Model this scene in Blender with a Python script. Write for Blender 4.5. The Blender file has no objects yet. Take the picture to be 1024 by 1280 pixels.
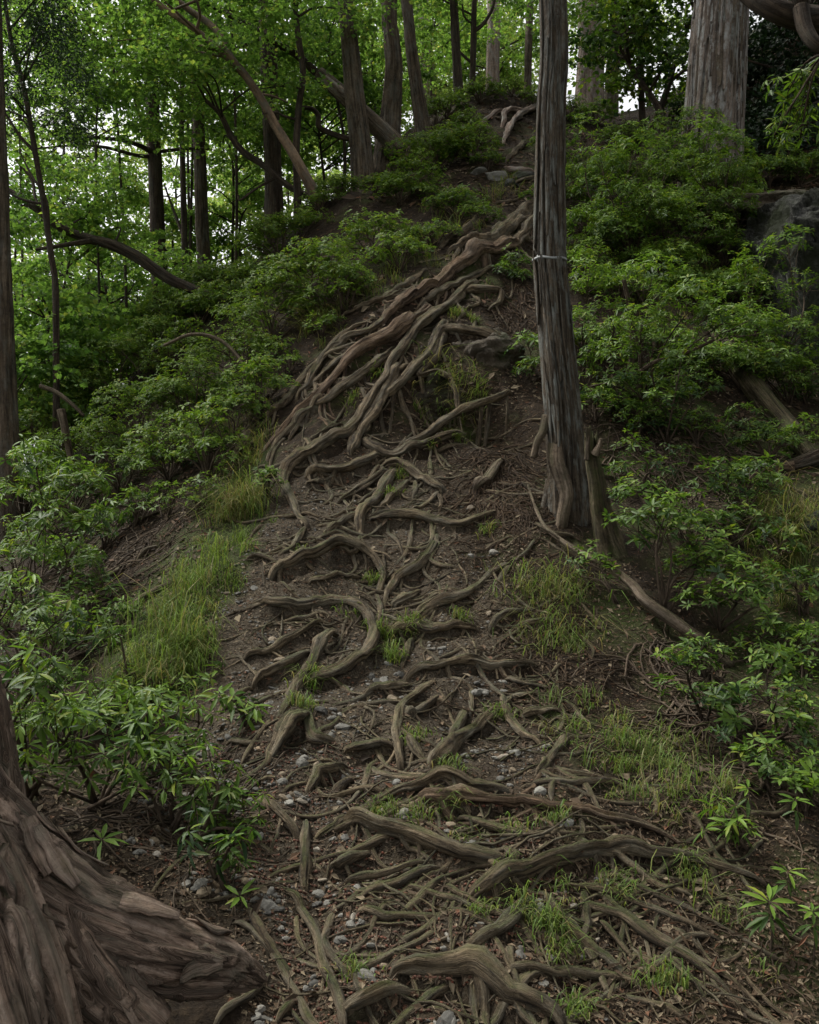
import bpy, bmesh, math
import numpy as np
from mathutils import Vector, Matrix

# ------------------------------------------------------------------ camera, world, light
scene = bpy.context.scene
COL = scene.collection
F = 1245.0                       # focal length in photograph pixels (frame 1024 x 1280)
CZ = 1.6
cam_d = bpy.data.cameras.new('camera')
cam_d.sensor_fit = 'VERTICAL'
cam_d.sensor_height = 36.0
cam_d.lens = 36.0 * F / 1280.0
cam_d.clip_start = 0.05
cam_d.clip_end = 800
cam = bpy.data.objects.new('camera', cam_d)
cam.location = (0, 0, CZ)
cam.rotation_euler = (math.radians(90), 0, 0)
COL.objects.link(cam)
scene.camera = cam

SUN_EL, SUN_AZ = math.radians(58), math.radians(-60)
world = bpy.data.worlds.new('World')
scene.world = world
world.use_nodes = True
wn = world.node_tree
for n in list(wn.nodes):
    wn.nodes.remove(n)
sky = wn.nodes.new('ShaderNodeTexSky')
sky.sky_type = 'NISHITA'
sky.sun_disc = False
sky.sun_elevation = SUN_EL
sky.sun_rotation = SUN_AZ
sky.air_density = 1.0
sky.dust_density = 4.0
sky.ozone_density = 1.0
hs = wn.nodes.new('ShaderNodeHueSaturation')
hs.inputs['Saturation'].default_value = 0.07
bg = wn.nodes.new('ShaderNodeBackground')
bg.inputs['Strength'].default_value = 0.10
wo = wn.nodes.new('ShaderNodeOutputWorld')
wn.links.new(sky.outputs[0], hs.inputs['Color'])
wn.links.new(hs.outputs[0], bg.inputs['Color'])
wn.links.new(bg.outputs[0], wo.inputs['Surface'])

sun_d = bpy.data.lights.new('sun', 'SUN')
sun_d.energy = 1.5
sun_d.angle = math.radians(16)
sun_d.color = (1.0, 0.96, 0.86)
sun = bpy.data.objects.new('sun', sun_d)
sd = Vector((math.sin(SUN_AZ) * math.cos(SUN_EL), math.cos(SUN_AZ) * math.cos(SUN_EL), math.sin(SUN_EL)))
sun.rotation_euler = sd.to_track_quat('Z', 'Y').to_euler()
COL.objects.link(sun)

vs = scene.view_settings
vs.view_transform = 'Standard'
vs.look = 'None'
vs.exposure = 1.4
vs.gamma = 1.0
vs.use_curve_mapping = False
scene.render.engine = 'CYCLES'
cy = scene.cycles
cy.use_denoising = True
cy.max_bounces = 5
cy.diffuse_bounces = 3
cy.glossy_bounces = 1
cy.transmission_bounces = 3
cy.transparent_max_bounces = 4
cy.caustics_reflective = False
cy.caustics_refractive = False

# ------------------------------------------------------------------ numpy helpers
RNG = np.random.default_rng(7)

def _h(ix, iy, iz, seed):
    h = (ix.astype(np.int64) * 374761393 + iy.astype(np.int64) * 668265263 + iz.astype(np.int64) * 2147483647 + seed * 1274126177) & 0xFFFFFFFF
    h = ((h ^ (h >> 13)) * 1274126177) & 0xFFFFFFFF
    h = ((h ^ (h >> 16)) * 2246822519) & 0xFFFFFFFF
    return ((h ^ (h >> 15)) & 0xFFFF) / 65535.0

def vnoise(p, seed=0):
    p = np.asarray(p, float)
    i = np.floor(p); f = p - i
    f = f * f * (3 - 2 * f)
    x, y, z = i[:, 0], i[:, 1], i[:, 2]
    r = 0
    for dx in (0, 1):
        wx = f[:, 0] if dx else 1 - f[:, 0]
        for dy in (0, 1):
            wy = f[:, 1] if dy else 1 - f[:, 1]
            for dz in (0, 1):
                wz = f[:, 2] if dz else 1 - f[:, 2]
                r = r + wx * wy * wz * _h(x + dx, y + dy, z + dz, seed)
    return r * 2 - 1

def fbm(p, octv=3, seed=0):
    p = np.asarray(p, float)
    a, s, r = 1.0, 1.0, 0
    for k in range(octv):
        r = r + a * vnoise(p * s + 17.3 * k, seed + k)
        a *= 0.5; s *= 2.1
    return r

def n2(x, y, sc, octv=3, seed=0):
    x = np.asarray(x, float).ravel(); y = np.asarray(y, float).ravel()
    return fbm(np.stack([x * sc, y * sc, np.zeros_like(x)], 1), octv, seed)

def ray(u, v, d):
    return np.array([(u - 512.0) / F * d, d, CZ + (640.0 - v) / F * d])

def unit(a):
    a = np.asarray(a, float)
    return a / (np.linalg.norm(a, axis=-1, keepdims=True) + 1e-12)

# ------------------------------------------------------------------ objects
def mesh_from(name, V, quads=None, tris=None, mat=None, smooth=True, attrs=None, off=None):
    V = np.asarray(V, float).reshape(-1, 3)
    if off is not None:
        V = V - np.asarray(off, float)
    quads = np.zeros((0, 4), int) if quads is None else np.asarray(quads, int).reshape(-1, 4)
    tris = np.zeros((0, 3), int) if tris is None else np.asarray(tris, int).reshape(-1, 3)
    me = bpy.data.meshes.new(name)
    nq, nt = len(quads), len(tris)
    me.vertices.add(len(V))
    me.vertices.foreach_set('co', V.astype(np.float32).ravel())
    me.loops.add(nq * 4 + nt * 3)
    me.loops.foreach_set('vertex_index', np.concatenate([quads.ravel(), tris.ravel()]).astype(np.int32))
    me.polygons.add(nq + nt)
    ls = np.concatenate([np.arange(nq) * 4, nq * 4 + np.arange(nt) * 3]).astype(np.int32)
    me.polygons.foreach_set('loop_start', ls)
    me.polygons.foreach_set('use_smooth', np.full(nq + nt, bool(smooth)))
    for an, av in (attrs or {}).items():
        av = np.asarray(av, np.float32)
        if av.ndim == 1:
            a = me.attributes.new(an, 'FLOAT', 'POINT'); a.data.foreach_set('value', av)
        else:
            a = me.attributes.new(an, 'FLOAT_VECTOR', 'POINT'); a.data.foreach_set('vector', av.ravel())
    me.update(calc_edges=True)
    if mat is not None:
        me.materials.append(mat)
    return me

def tag(o, label=None, cat=None, group=None, kind=None):
    if label: o['label'] = label
    if cat: o['category'] = cat
    if group: o['group'] = group
    if kind: o['kind'] = kind
    return o

def obj(name, me, parent=None, loc=None):
    o = bpy.data.objects.new(name, me)
    COL.objects.link(o)
    if parent is not None:
        o.parent = parent
    if loc is not None:
        o.location = loc
    return o

def thing(name, label, cat, loc, group=None):
    o = bpy.data.objects.new(name, None)
    o.empty_display_size = 0.1
    COL.objects.link(o)
    o.location = tuple(loc)
    return tag(o, label, cat, group)

class Buf:
    """collects pieces of geometry that become ONE mesh"""
    def __init__(self):
        self.V, self.Q, self.T, self.A, self.n = [], [], [], {}, 0
    def add(self, V, quads=None, tris=None, **attrs):
        V = np.asarray(V, float).reshape(-1, 3)
        self.V.append(V)
        if quads is not None and len(quads): self.Q.append(np.asarray(quads, int) + self.n)
        if tris is not None and len(tris): self.T.append(np.asarray(tris, int) + self.n)
        for k, a in attrs.items():
            self.A.setdefault(k, []).append(np.asarray(a, float))
        self.n += len(V)
    def mesh(self, name, mat, off=None, smooth=True):
        return mesh_from(name, np.concatenate(self.V),
                         np.concatenate(self.Q) if self.Q else None,
                         np.concatenate(self.T) if self.T else None, mat, smooth,
                         {k: np.concatenate(a) for k, a in self.A.items()}, off)

# ------------------------------------------------------------------ materials
def newmat(name):
    m = bpy.data.materials.new(name); m.use_nodes = True
    nt = m.node_tree
    for n in list(nt.nodes):
        nt.nodes.remove(n)
    out = nt.nodes.new('ShaderNodeOutputMaterial')
    b = nt.nodes.new('ShaderNodeBsdfPrincipled')
    nt.links.new(b.outputs[0], out.inputs['Surface'])
    return m, nt, b, out

def node(nt, typ, **kw):
    n = nt.nodes.new(typ)
    for k, v in kw.items():
        if k in n.inputs: n.inputs[k].default_value = v
        else: setattr(n, k, v)
    return n

def ramp(nt, fac, stops):
    r = nt.nodes.new('ShaderNodeValToRGB')
    el = r.color_ramp.elements
    while len(el) < len(stops): el.new(0.5)
    for e, (p, c) in zip(el, stops):
        e.position = p; e.color = (*c, 1) if len(c) == 3 else c
    nt.links.new(fac, r.inputs[0])
    return r.outputs[0]

def mixc(nt, fac, a, b, mode='MIX'):
    m = nt.nodes.new('ShaderNodeMix'); m.data_type = 'RGBA'; m.blend_type = mode
    def put(s, v):
        if isinstance(v, (tuple, list)): s.default_value = (*v, 1)
        else: nt.links.new(v, s)
    if isinstance(fac, float): m.inputs[0].default_value = fac
    else: nt.links.new(fac, m.inputs[0])
    put(m.inputs[6], a); put(m.inputs[7], b)
    return m.outputs[2]

def noise(nt, vec, scale, detail=4, rough=0.55, dist=0.0):
    n = node(nt, 'ShaderNodeTexNoise', Scale=scale, Detail=detail, Roughness=rough, Distortion=dist)
    if vec is not None: nt.links.new(vec, n.inputs['Vector'])
    return n.outputs[0]

def attr(nt, name, vec=False):
    a = nt.nodes.new('ShaderNodeAttribute'); a.attribute_name = name
    return a.outputs['Vector'] if vec else a.outputs['Fac']

def bump(nt, b, h, strength, dist):
    n = node(nt, 'ShaderNodeBump', Strength=strength, Distance=dist)
    nt.links.new(h, n.inputs['Height'])
    nt.links.new(n.outputs[0], b.inputs['Normal'])

def bark_mat(name, dark, mid, light, patch=None, patch_amt=0.5, moss=0.0, fine=1.0, strength=0.9, stretch=1.0):
    """fibrous bark; rc = (around, around, along) in metres"""
    m, nt, b, _ = newmat(name)
    v = attr(nt, 'rc', True)
    mp = node(nt, 'ShaderNodeMapping')
    nt.links.new(v, mp.inputs[0]); mp.inputs['Scale'].default_value = (1, 1, 0.10 / stretch)
    n1 = noise(nt, mp.outputs[0], 38 * fine, 6, 0.68, 0.35)
    n2_ = noise(nt, v, 5.0, 4, 0.6)
    geo = nt.nodes.new('ShaderNodeNewGeometry')
    n0 = noise(nt, v, 30, 7, 0.75)
    c = ramp(nt, n1, [(0.36, dark), (0.5, mid), (0.66, light)])
    vv = ramp(nt, n2_, [(0.3, (0.62, 0.62, 0.62)), (0.7, (1.25, 1.2, 1.15))])
    c = mixc(nt, 1.0, c, vv, 'MULTIPLY')
    c = mixc(nt, 1.0, c, ramp(nt, n0, [(0.32, (0.55, 0.52, 0.5)), (0.5, (1, 1, 1)), (0.7, (1.25, 1.22, 1.2))]), 'MULTIPLY')
    if patch is not None:
        mp2 = node(nt, 'ShaderNodeMapping'); nt.links.new(v, mp2.inputs[0]); mp2.inputs['Scale'].default_value = (1, 1, 0.35)
        n3 = noise(nt, mp2.outputs[0], 11, 6, 0.72)
        f = ramp(nt, n3, [(0.48, (0, 0, 0)), (0.64, (patch_amt,) * 3)])
        c = mixc(nt, f, c, patch)
    if moss:
        sp = nt.nodes.new('ShaderNodeSeparateXYZ'); nt.links.new(geo.outputs['Normal'], sp.inputs[0])
        n4 = noise(nt, geo.outputs['Position'], 3.2, 5, 0.65)
        ma = node(nt, 'ShaderNodeMath', operation='MULTIPLY'); nt.links.new(sp.outputs['Z'], ma.inputs[0]); nt.links.new(n4, ma.inputs[1])
        f = ramp(nt, ma.outputs[0], [(0.33, (0, 0, 0)), (0.55, (moss,) * 3)])
        n5 = noise(nt, geo.outputs['Position'], 60, 3)
        mc = ramp(nt, n5, [(0.35, (0.028, 0.04, 0.010)), (0.7, (0.075, 0.095, 0.022))])
        c = mixc(nt, f, c, mc)
    nt.links.new(c, b.inputs['Base Color'])
    b.inputs['Roughness'].default_value = 0.88
    b.inputs['Specular IOR Level'].default_value = 0.25
    n6 = noise(nt, mp.outputs[0], 90 * fine, 5, 0.7)
    ad = node(nt, 'ShaderNodeMath', operation='MULTIPLY_ADD'); nt.links.new(n6, ad.inputs[0]); ad.inputs[1].default_value = 0.4; nt.links.new(n1, ad.inputs[2])
    ad2 = node(nt, 'ShaderNodeMath', operation='MULTIPLY_ADD'); nt.links.new(n0, ad2.inputs[0]); ad2.inputs[1].default_value = 0.5; nt.links.new(ad.outputs[0], ad2.inputs[2])
    bump(nt, b, ad2.outputs[0], strength, 0.05)
    return m

M = {}
M['root'] = bark_mat('root_bark', (0.022, 0.016, 0.010), (0.105, 0.080, 0.049), (0.25, 0.20, 0.13), (0.20, 0.185, 0.14), 0.5, 0.65)
M['root_red'] = bark_mat('red_root_bark', (0.034, 0.021, 0.013), (0.130, 0.088, 0.056), (0.27, 0.195, 0.13), (0.23, 0.19, 0.145), 0.4, 0.3)
M['rootlet'] = bark_mat('rootlet_bark', (0.022, 0.013, 0.008), (0.068, 0.043, 0.025), (0.14, 0.097, 0.06), None, 0, 0.2)
M['cedar'] = bark_mat('cedar_bark', (0.024, 0.018, 0.012), (0.098, 0.078, 0.055), (0.19, 0.16, 0.12), (0.22, 0.23, 0.21), 1.0, 0.0, 1.0, 1.0, 2.0)
M['cedar_big'] = bark_mat('great_cedar_bark', (0.035, 0.027, 0.021), (0.15, 0.122, 0.10), (0.29, 0.25, 0.215), (0.34, 0.345, 0.33), 0.9, 0.0, 0.45, 1.0, 3.5)
M['old_bark'] = bark_mat('flaking_bark', (0.045, 0.030, 0.021), (0.30, 0.22, 0.168), (0.52, 0.41, 0.335), (0.22, 0.20, 0.15), 0.6, 0.3, 1.0, 1.0, 1.6)
M['bark_far'] = bark_mat('forest_bark', (0.032, 0.024, 0.016), (0.10, 0.077, 0.052), (0.19, 0.155, 0.115), (0.17, 0.17, 0.145), 0.5, 0.0, 0.7, 1.0, 1.5)
M['bark_dark'] = bark_mat('dark_bark', (0.018, 0.012, 0.008), (0.055, 0.040, 0.027), (0.11, 0.085, 0.06), (0.09, 0.09, 0.07), 0.4, 0.2, 0.7, 1.0, 1.2)
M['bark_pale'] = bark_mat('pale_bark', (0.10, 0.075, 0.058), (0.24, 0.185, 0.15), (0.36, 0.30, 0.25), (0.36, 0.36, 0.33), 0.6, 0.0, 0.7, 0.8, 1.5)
M['bark_smooth'] = bark_mat('smooth_red_bark', (0.055, 0.038, 0.024), (0.145, 0.10, 0.064), (0.25, 0.18, 0.12), (0.10, 0.095, 0.075), 0.8, 0.1, 0.25, 0.35, 0.6)
M['dead'] = bark_mat('dead_wood', (0.045, 0.032, 0.020), (0.15, 0.115, 0.080), (0.30, 0.245, 0.185), (0.10, 0.095, 0.05), 0.6, 0.5, 0.9, 1.0, 2.0)
M['mossy'] = bark_mat('mossy_wood', (0.028, 0.022, 0.012), (0.095, 0.078, 0.045), (0.20, 0.165, 0.105), (0.06, 0.07, 0.022), 0.9, 0.95, 0.9, 1.0, 2.0)
M['twig'] = bark_mat('twig_bark', (0.030, 0.022, 0.015), (0.075, 0.055, 0.038), (0.14, 0.11, 0.08), None, 0, 0.1, 1.0, 0.5)

def leaf_mat(name, dark, light, old, rough=0.45, trans=0.35, spec=0.4):
    """rnd picks between two greens, age (0..1) goes to the darker old leaf"""
    m, nt, b, out = newmat(name)
    oi = nt.nodes.new('ShaderNodeObjectInfo')
    ad = node(nt, 'ShaderNodeMath', operation='ADD'); nt.links.new(attr(nt, 'rnd'), ad.inputs[0]); nt.links.new(oi.outputs['Random'], ad.inputs[1])
    fr = node(nt, 'ShaderNodeMath', operation='FRACT'); nt.links.new(ad.outputs[0], fr.inputs[0])
    c = ramp(nt, fr.outputs[0], [(0.0, dark), (0.85, light), (1.0, (light[0] * 1.5, light[1] * 1.05, light[2]))])
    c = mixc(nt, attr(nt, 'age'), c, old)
    nt.links.new(c, b.inputs['Base Color'])
    b.inputs['Roughness'].default_value = rough
    b.inputs['Specular IOR Level'].default_value = spec
    t = nt.nodes.new('ShaderNodeBsdfTranslucent')
    g = mixc(nt, 1.0, c, (1.2, 1.25, 0.7), 'MULTIPLY')
    nt.links.new(g, t.inputs['Color'])
    mx = nt.nodes.new('ShaderNodeMixShader'); mx.inputs[0].default_value = trans
    nt.links.new(b.outputs[0], mx.inputs[1]); nt.links.new(t.outputs[0], mx.inputs[2])
    nt.links.new(mx.outputs[0], out.inputs['Surface'])
    return m

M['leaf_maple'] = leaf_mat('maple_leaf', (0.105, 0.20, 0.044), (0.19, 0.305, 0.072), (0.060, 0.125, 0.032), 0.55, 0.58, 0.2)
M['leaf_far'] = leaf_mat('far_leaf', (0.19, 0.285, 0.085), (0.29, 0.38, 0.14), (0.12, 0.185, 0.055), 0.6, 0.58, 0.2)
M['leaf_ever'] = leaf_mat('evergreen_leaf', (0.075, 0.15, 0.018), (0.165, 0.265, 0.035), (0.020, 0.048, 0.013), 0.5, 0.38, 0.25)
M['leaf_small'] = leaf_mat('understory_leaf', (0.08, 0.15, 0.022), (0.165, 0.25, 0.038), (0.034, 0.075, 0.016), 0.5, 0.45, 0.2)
M['leaf_con'] = leaf_mat('conifer_leaf', (0.016, 0.038, 0.016), (0.034, 0.066, 0.026), (0.01, 0.022, 0.010), 0.6, 0.2, 0.3)
M['grass'] = leaf_mat('grass_blade', (0.055, 0.11, 0.020), (0.12, 0.20, 0.042), (0.21, 0.17, 0.085), 0.5, 0.4, 0.2)
M['litter'] = leaf_mat('leaf_litter', (0.022, 0.015, 0.009), (0.085, 0.057, 0.034), (0.20, 0.16, 0.105), 0.8, 0.05, 0.2)
M['cone'] = leaf_mat('cypress_cone', (0.045, 0.02, 0.013), (0.10, 0.045, 0.028), (0.06, 0.035, 0.022), 0.75, 0.0, 0.25)

def stone_mat(name, a, b_, lichen=0.0):
    m, nt, b, _ = newmat(name)
    oi = nt.nodes.new('ShaderNodeObjectInfo')
    ad = node(nt, 'ShaderNodeMath', operation='ADD'); nt.links.new(attr(nt, 'rnd'), ad.inputs[0]); nt.links.new(oi.outputs['Random'], ad.inputs[1])
    fr = node(nt, 'ShaderNodeMath', operation='FRACT'); nt.links.new(ad.outputs[0], fr.inputs[0])
    c = ramp(nt, fr.outputs[0], [(0, a), (0.45, (0.5 * (a[0] + b_[0]), 0.5 * (a[1] + b_[1]), 0.49 * (a[2] + b_[2]))), (0.9, b_), (1, (b_[0] * 1.1, b_[1] * 0.95, b_[2] * 0.78))])
    geo = nt.nodes.new('ShaderNodeNewGeometry')
    n1 = noise(nt, geo.outputs['Position'], 45, 5, 0.65)
    c = mixc(nt, 1.0, c, ramp(nt, n1, [(0.3, (0.6, 0.58, 0.55)), (0.7, (1.2, 1.2, 1.2))]), 'MULTIPLY')
    if lichen:
        n3 = noise(nt, geo.outputs['Position'], 7, 6, 0.7)
        f = ramp(nt, n3, [(0.5, (0, 0, 0)), (0.62, (lichen,) * 3)])
        c = mixc(nt, f, c, (0.11, 0.12, 0.11))
        n4 = noise(nt, geo.outputs['Position'], 2.5, 5, 0.7)
        f = ramp(nt, n4, [(0.5, (0, 0, 0)), (0.65, (0.75,) * 3)])
        c = mixc(nt, f, c, (0.045, 0.055, 0.02))
    nt.links.new(c, b.inputs['Base Color'])
    b.inputs['Roughness'].default_value = 0.75
    b.inputs['Specular IOR Level'].default_value = 0.3
    n2_ = noise(nt, geo.outputs['Position'], 30 if lichen else 120, 6, 0.7)
    if lichen:
        mpv = node(nt, 'ShaderNodeMapping'); nt.links.new(geo.outputs['Position'], mpv.inputs[0]); mpv.inputs['Scale'].default_value = (2.3, 2.3, 5.0)
        nd = node(nt, 'ShaderNodeTexNoise', Scale=3.0, Detail=4); nt.links.new(geo.outputs['Position'], nd.inputs['Vector'])
        vm = node(nt, 'ShaderNodeVectorMath', operation='MULTIPLY_ADD'); nt.links.new(nd.outputs['Color'], vm.inputs[0]); vm.inputs[1].default_value = (0.45, 0.45, 0.45); nt.links.new(geo.outputs['Position'], vm.inputs[2]); nt.links.new(vm.outputs[0], mpv.inputs[0])
        vo = node(nt, 'ShaderNodeTexVoronoi', feature='DISTANCE_TO_EDGE', Scale=1.0); nt.links.new(mpv.outputs[0], vo.inputs['Vector'])
        mr = node(nt, 'ShaderNodeMapRange'); nt.links.new(vo.outputs['Distance'], mr.inputs[0]); mr.inputs[2].default_value = 0.12
        vo2 = node(nt, 'ShaderNodeTexVoronoi', Scale=2.3); nt.links.new(mpv.outputs[0], vo2.inputs['Vector'])
        m1_ = node(nt, 'ShaderNodeMath', operation='MULTIPLY_ADD'); nt.links.new(mr.outputs[0], m1_.inputs[0]); m1_.inputs[1].default_value = 0.45; nt.links.new(n2_, m1_.inputs[2])
        m2_ = node(nt, 'ShaderNodeMath', operation='MULTIPLY_ADD'); nt.links.new(vo2.outputs['Distance'], m2_.inputs[0]); m2_.inputs[1].default_value = -0.6; nt.links.new(m1_.outputs[0], m2_.inputs[2])
        n2_ = m2_.outputs[0]
    bump(nt, b, n2_, 1.0 if lichen else 0.5, 0.07 if lichen else 0.006)
    return m
M['stone'] = stone_mat('gravel_stone', (0.05, 0.049, 0.045), (0.185, 0.178, 0.158))
M['stone_pale'] = stone_mat('pale_stone', (0.13, 0.128, 0.115), (0.22, 0.215, 0.19))
M['stone_tan'] = stone_mat('tan_stone', (0.10, 0.078, 0.052), (0.20, 0.16, 0.11))
M['rock'] = stone_mat('lichen_rock', (0.018, 0.019, 0.018), (0.05, 0.052, 0.05), 0.45)
M['rock_brown'] = stone_mat('brown_rock', (0.045, 0.034, 0.022), (0.10, 0.078, 0.05), 0.15)

def cliff_mat():
    m, nt, b, _ = newmat('cliff_rock'); geo = nt.nodes.new('ShaderNodeNewGeometry'); P = geo.outputs['Position']
    n1 = noise(nt, P, 14, 9, 0.78, 0.3); n2_ = noise(nt, P, 2.2, 5, 0.65)
    c = ramp(nt, n1, [(0.36, (0.010, 0.010, 0.009)), (0.5, (0.055, 0.055, 0.050)), (0.58, (0.11, 0.112, 0.10)), (0.68, (0.20, 0.205, 0.185))])
    c = mixc(nt, ramp(nt, n2_, [(0.45, (0, 0, 0)), (0.6, (0.8,) * 3)]), c, (0.028, 0.036, 0.014))
    nt.links.new(c, b.inputs['Base Color']); b.inputs['Roughness'].default_value = 0.9; b.inputs['Specular IOR Level'].default_value = 0.2
    bump(nt, b, n1, 1.0, 0.12)
    return m
M['cliff'] = cliff_mat()
def ground_mat():
    m, nt, b, _ = newmat('forest_soil')
    geo = nt.nodes.new('ShaderNodeNewGeometry'); P = geo.outputs['Position']
    n1 = noise(nt, P, 22, 7, 0.7); n2_ = noise(nt, P, 2.0, 5, 0.6); n3 = noise(nt, P, 95, 4, 0.7)
    soil = ramp(nt, n1, [(0.28, (0.011, 0.0075, 0.0045)), (0.5, (0.033, 0.023, 0.0135)), (0.72, (0.08, 0.058, 0.034))])
    grav = ramp(nt, n3, [(0.3, (0.026, 0.020, 0.013)), (0.5, (0.078, 0.064, 0.044)), (0.72, (0.17, 0.152, 0.118))])
    c = mixc(nt, attr(nt, 'trail'), soil, grav)
    c = mixc(nt, 1.0, c, ramp(nt, n2_, [(0.3, (0.65, 0.62, 0.6)), (0.7, (1.15, 1.1, 1.05))]), 'MULTIPLY')
    moss = ramp(nt, n3, [(0.3, (0.020, 0.030, 0.008)), (0.7, (0.065, 0.085, 0.020))])
    ma = node(nt, 'ShaderNodeMath', operation='MULTIPLY_ADD'); nt.links.new(n2_, ma.inputs[0]); ma.inputs[1].default_value = 1.1; nt.links.new(attr(nt, 'moss'), ma.inputs[2])
    f = ramp(nt, ma.outputs[0], [(0.80, (0, 0, 0)), (1.25, (0.85,) * 3)])
    c = mixc(nt, f, c, moss)
    nt.links.new(c, b.inputs['Base Color'])
    b.inputs['Roughness'].default_value = 0.95
    b.inputs['Specular IOR Level'].default_value = 0.2
    ad = node(nt, 'ShaderNodeMath', operation='MULTIPLY_ADD'); nt.links.new(n3, ad.inputs[0]); ad.inputs[1].default_value = 0.5; nt.links.new(n1, ad.inputs[2])
    bump(nt, b, ad.outputs[0], 1.0, 0.04)
    return m
M['ground'] = ground_mat()
def plain(name, col, rough=0.7):
    m, nt, b, _ = newmat(name)
    n1 = noise(nt, attr(nt, 'rc', True), 30, 4)
    nt.links.new(mixc(nt, 1.0, ramp(nt, n1, [(0.3, (0.6, 0.6, 0.6)), (0.6, (1, 1, 1))]), col, 'MULTIPLY'), b.inputs['Base Color'])
    b.inputs['Roughness'].default_value = rough
    return m
M['white'] = plain('white_band', (0.24, 0.25, 0.245))

# ------------------------------------------------------------------ terrain: a smooth surface through points read off the photograph
CP = [  # (u, v, distance)
 (500,1280,3.2),(250,1280,3.2),(800,1280,3.25),(1000,1280,3.3),(100,1280,3.1),
 (500,1130,3.75),(500,1000,4.45),(500,850,5.45),(480,750,6.35),(500,650,7.35),(480,570,8.2),(520,490,8.75),(570,400,9.7),(620,300,11.3),(640,220,13.5),(640,116,17.2),(560,135,17.2),
 (330,560,8.3),(345,640,7.5),(300,700,6.8),(270,760,6.2),(215,850,5.55),(170,950,4.8),(200,1050,4.15),(60,1050,4.0),
 (200,600,9.0),(120,700,8.1),(60,760,7.4),(100,850,6.2),(0,900,5.4),(0,1000,4.6),
 (300,500,9.4),(380,400,10.3),(450,330,11.3),(300,420,11.4),(350,320,12.8),(455,250,13.8),(395,258,13.0),(262,375,12.8),(520,180,15.5),(560,250,12.7),
 (650,640,7.4),(690,760,6.3),(715,640,7.35),(800,900,5.25),(900,1000,4.6),(1000,1100,4.05),(640,900,5.15),(760,1050,4.2),
 (800,650,7.7),(900,720,6.9),(1000,820,6.0),(990,640,7.5),(850,560,8.5),(800,480,9.3),(900,450,9.8),(1000,560,8.6),(640,560,8.25),(640,480,9.0),(660,400,9.9),
 (780,350,11.0),(760,250,13.0),(890,235,13.0),(740,145,17),(820,175,16),(1000,250,12.3),(990,470,10.2),(700,300,11.6),
]
pts = [ray(*c) for c in CP]
pts += [np.array(p, float) for p in [
 (0,1.6,-.15),(0,0,-.2),(-3,0,-.35),(3,0,-.2),(0,-8,-1.2),(-8,-6,-2.5),(8,-6,0),(-2.6,2.5,-.15),(2.6,2.5,-.1),
 (-4.1,9.8,1.2),(-4,16,3.0),(-6,12,0.6),(-5,7,.2),(-4.5,4.5,-.1),(-8,16,0),(-9,9,-1.2),(-10,25,-2),(-4,22,3.2),(-1,20,7.2),
 (2,20.5,9.0),(3.5,20,8.9),(1,27,8.3),(6.6,15.5,9.2),(8,11,7.0),(8.5,17.5,12.0),(6,8,2.8),(5,5,.9),(11,24,15),(4,12.5,5.75),
 (0,45,5),(-22,40,-6),(22,40,20),(-45,10,-12),(45,10,16),(-40,-35,-14),(0,-50,-7),(45,-40,8),(0,95,0),(-80,90,6),(80,90,14),(95,0,22),(-95,0,0),(-90,-90,-8),(90,-90,8),(0,-95,-12)]]
PTS = np.array(pts)
def _tps(r2):
    return np.where(r2 > 1e-9, r2 * np.log(np.maximum(r2, 1e-9)), 0)
nP = len(PTS)
A = np.zeros((nP + 3, nP + 3))
dd = ((PTS[:, None, :2] - PTS[None, :, :2]) ** 2).sum(-1)
A[:nP, :nP] = _tps(dd) + np.eye(nP) * 0.06
A[:nP, nP] = 1; A[:nP, nP + 1:] = PTS[:, :2]; A[nP, :nP] = 1; A[nP + 1:, :nP] = PTS[:, :2].T
W = np.linalg.solve(A, np.concatenate([PTS[:, 2], np.zeros(3)]))
def lines(segs):
    out = [segs[0][0]]
    for a, b, s0, s1 in segs:
        x, s = a, s0
        n = max(2, int(round((b - a) / (0.5 * (s0 + s1)))))
        t = np.linspace(0, 1, n + 1)[1:]
        g = (t * s0 + 0.5 * t * t * (s1 - s0)); g = g / g[-1]
        out += list(a + (b - a) * g)
    return np.array(out)
GX = lines([(-96, -14, 9, 0.6), (-14, -3.4, 0.5, 0.05), (-3.4, 3.4, 0.031, 0.031), (3.4, 14, 0.05, 0.5), (14, 96, 0.6, 9)])
GY = lines([(-96, -4, 9, 0.5), (-4, 2.4, 0.4, 0.035), (2.4, 9.8, 0.031, 0.031), (9.8, 19, 0.035, 0.09), (19, 30, 0.1, 0.8), (30, 96, 0.8, 9)])
gx, gy = np.meshgrid(GX, GY)                     # shape (ny, nx)
fx, fy = gx.ravel(), gy.ravel()
Hb = np.zeros(fx.size)
for k in range(0, fx.size, 20000):
    s = slice(k, k + 20000)
    r2 = (fx[s, None] - PTS[None, :, 0]) ** 2 + (fy[s, None] - PTS[None, :, 1]) ** 2
    Hb[s] = _tps(r2) @ W[:nP] + W[nP] + fx[s] * W[nP + 1] + fy[s] * W[nP + 2]
Hb += 0.08 * n2(fx, fy, 0.9, 3, 1) + 0.035 * n2(fx, fy, 3.0, 2, 5)
HB = Hb.reshape(gx.shape)
HGT = HB.copy()
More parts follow.
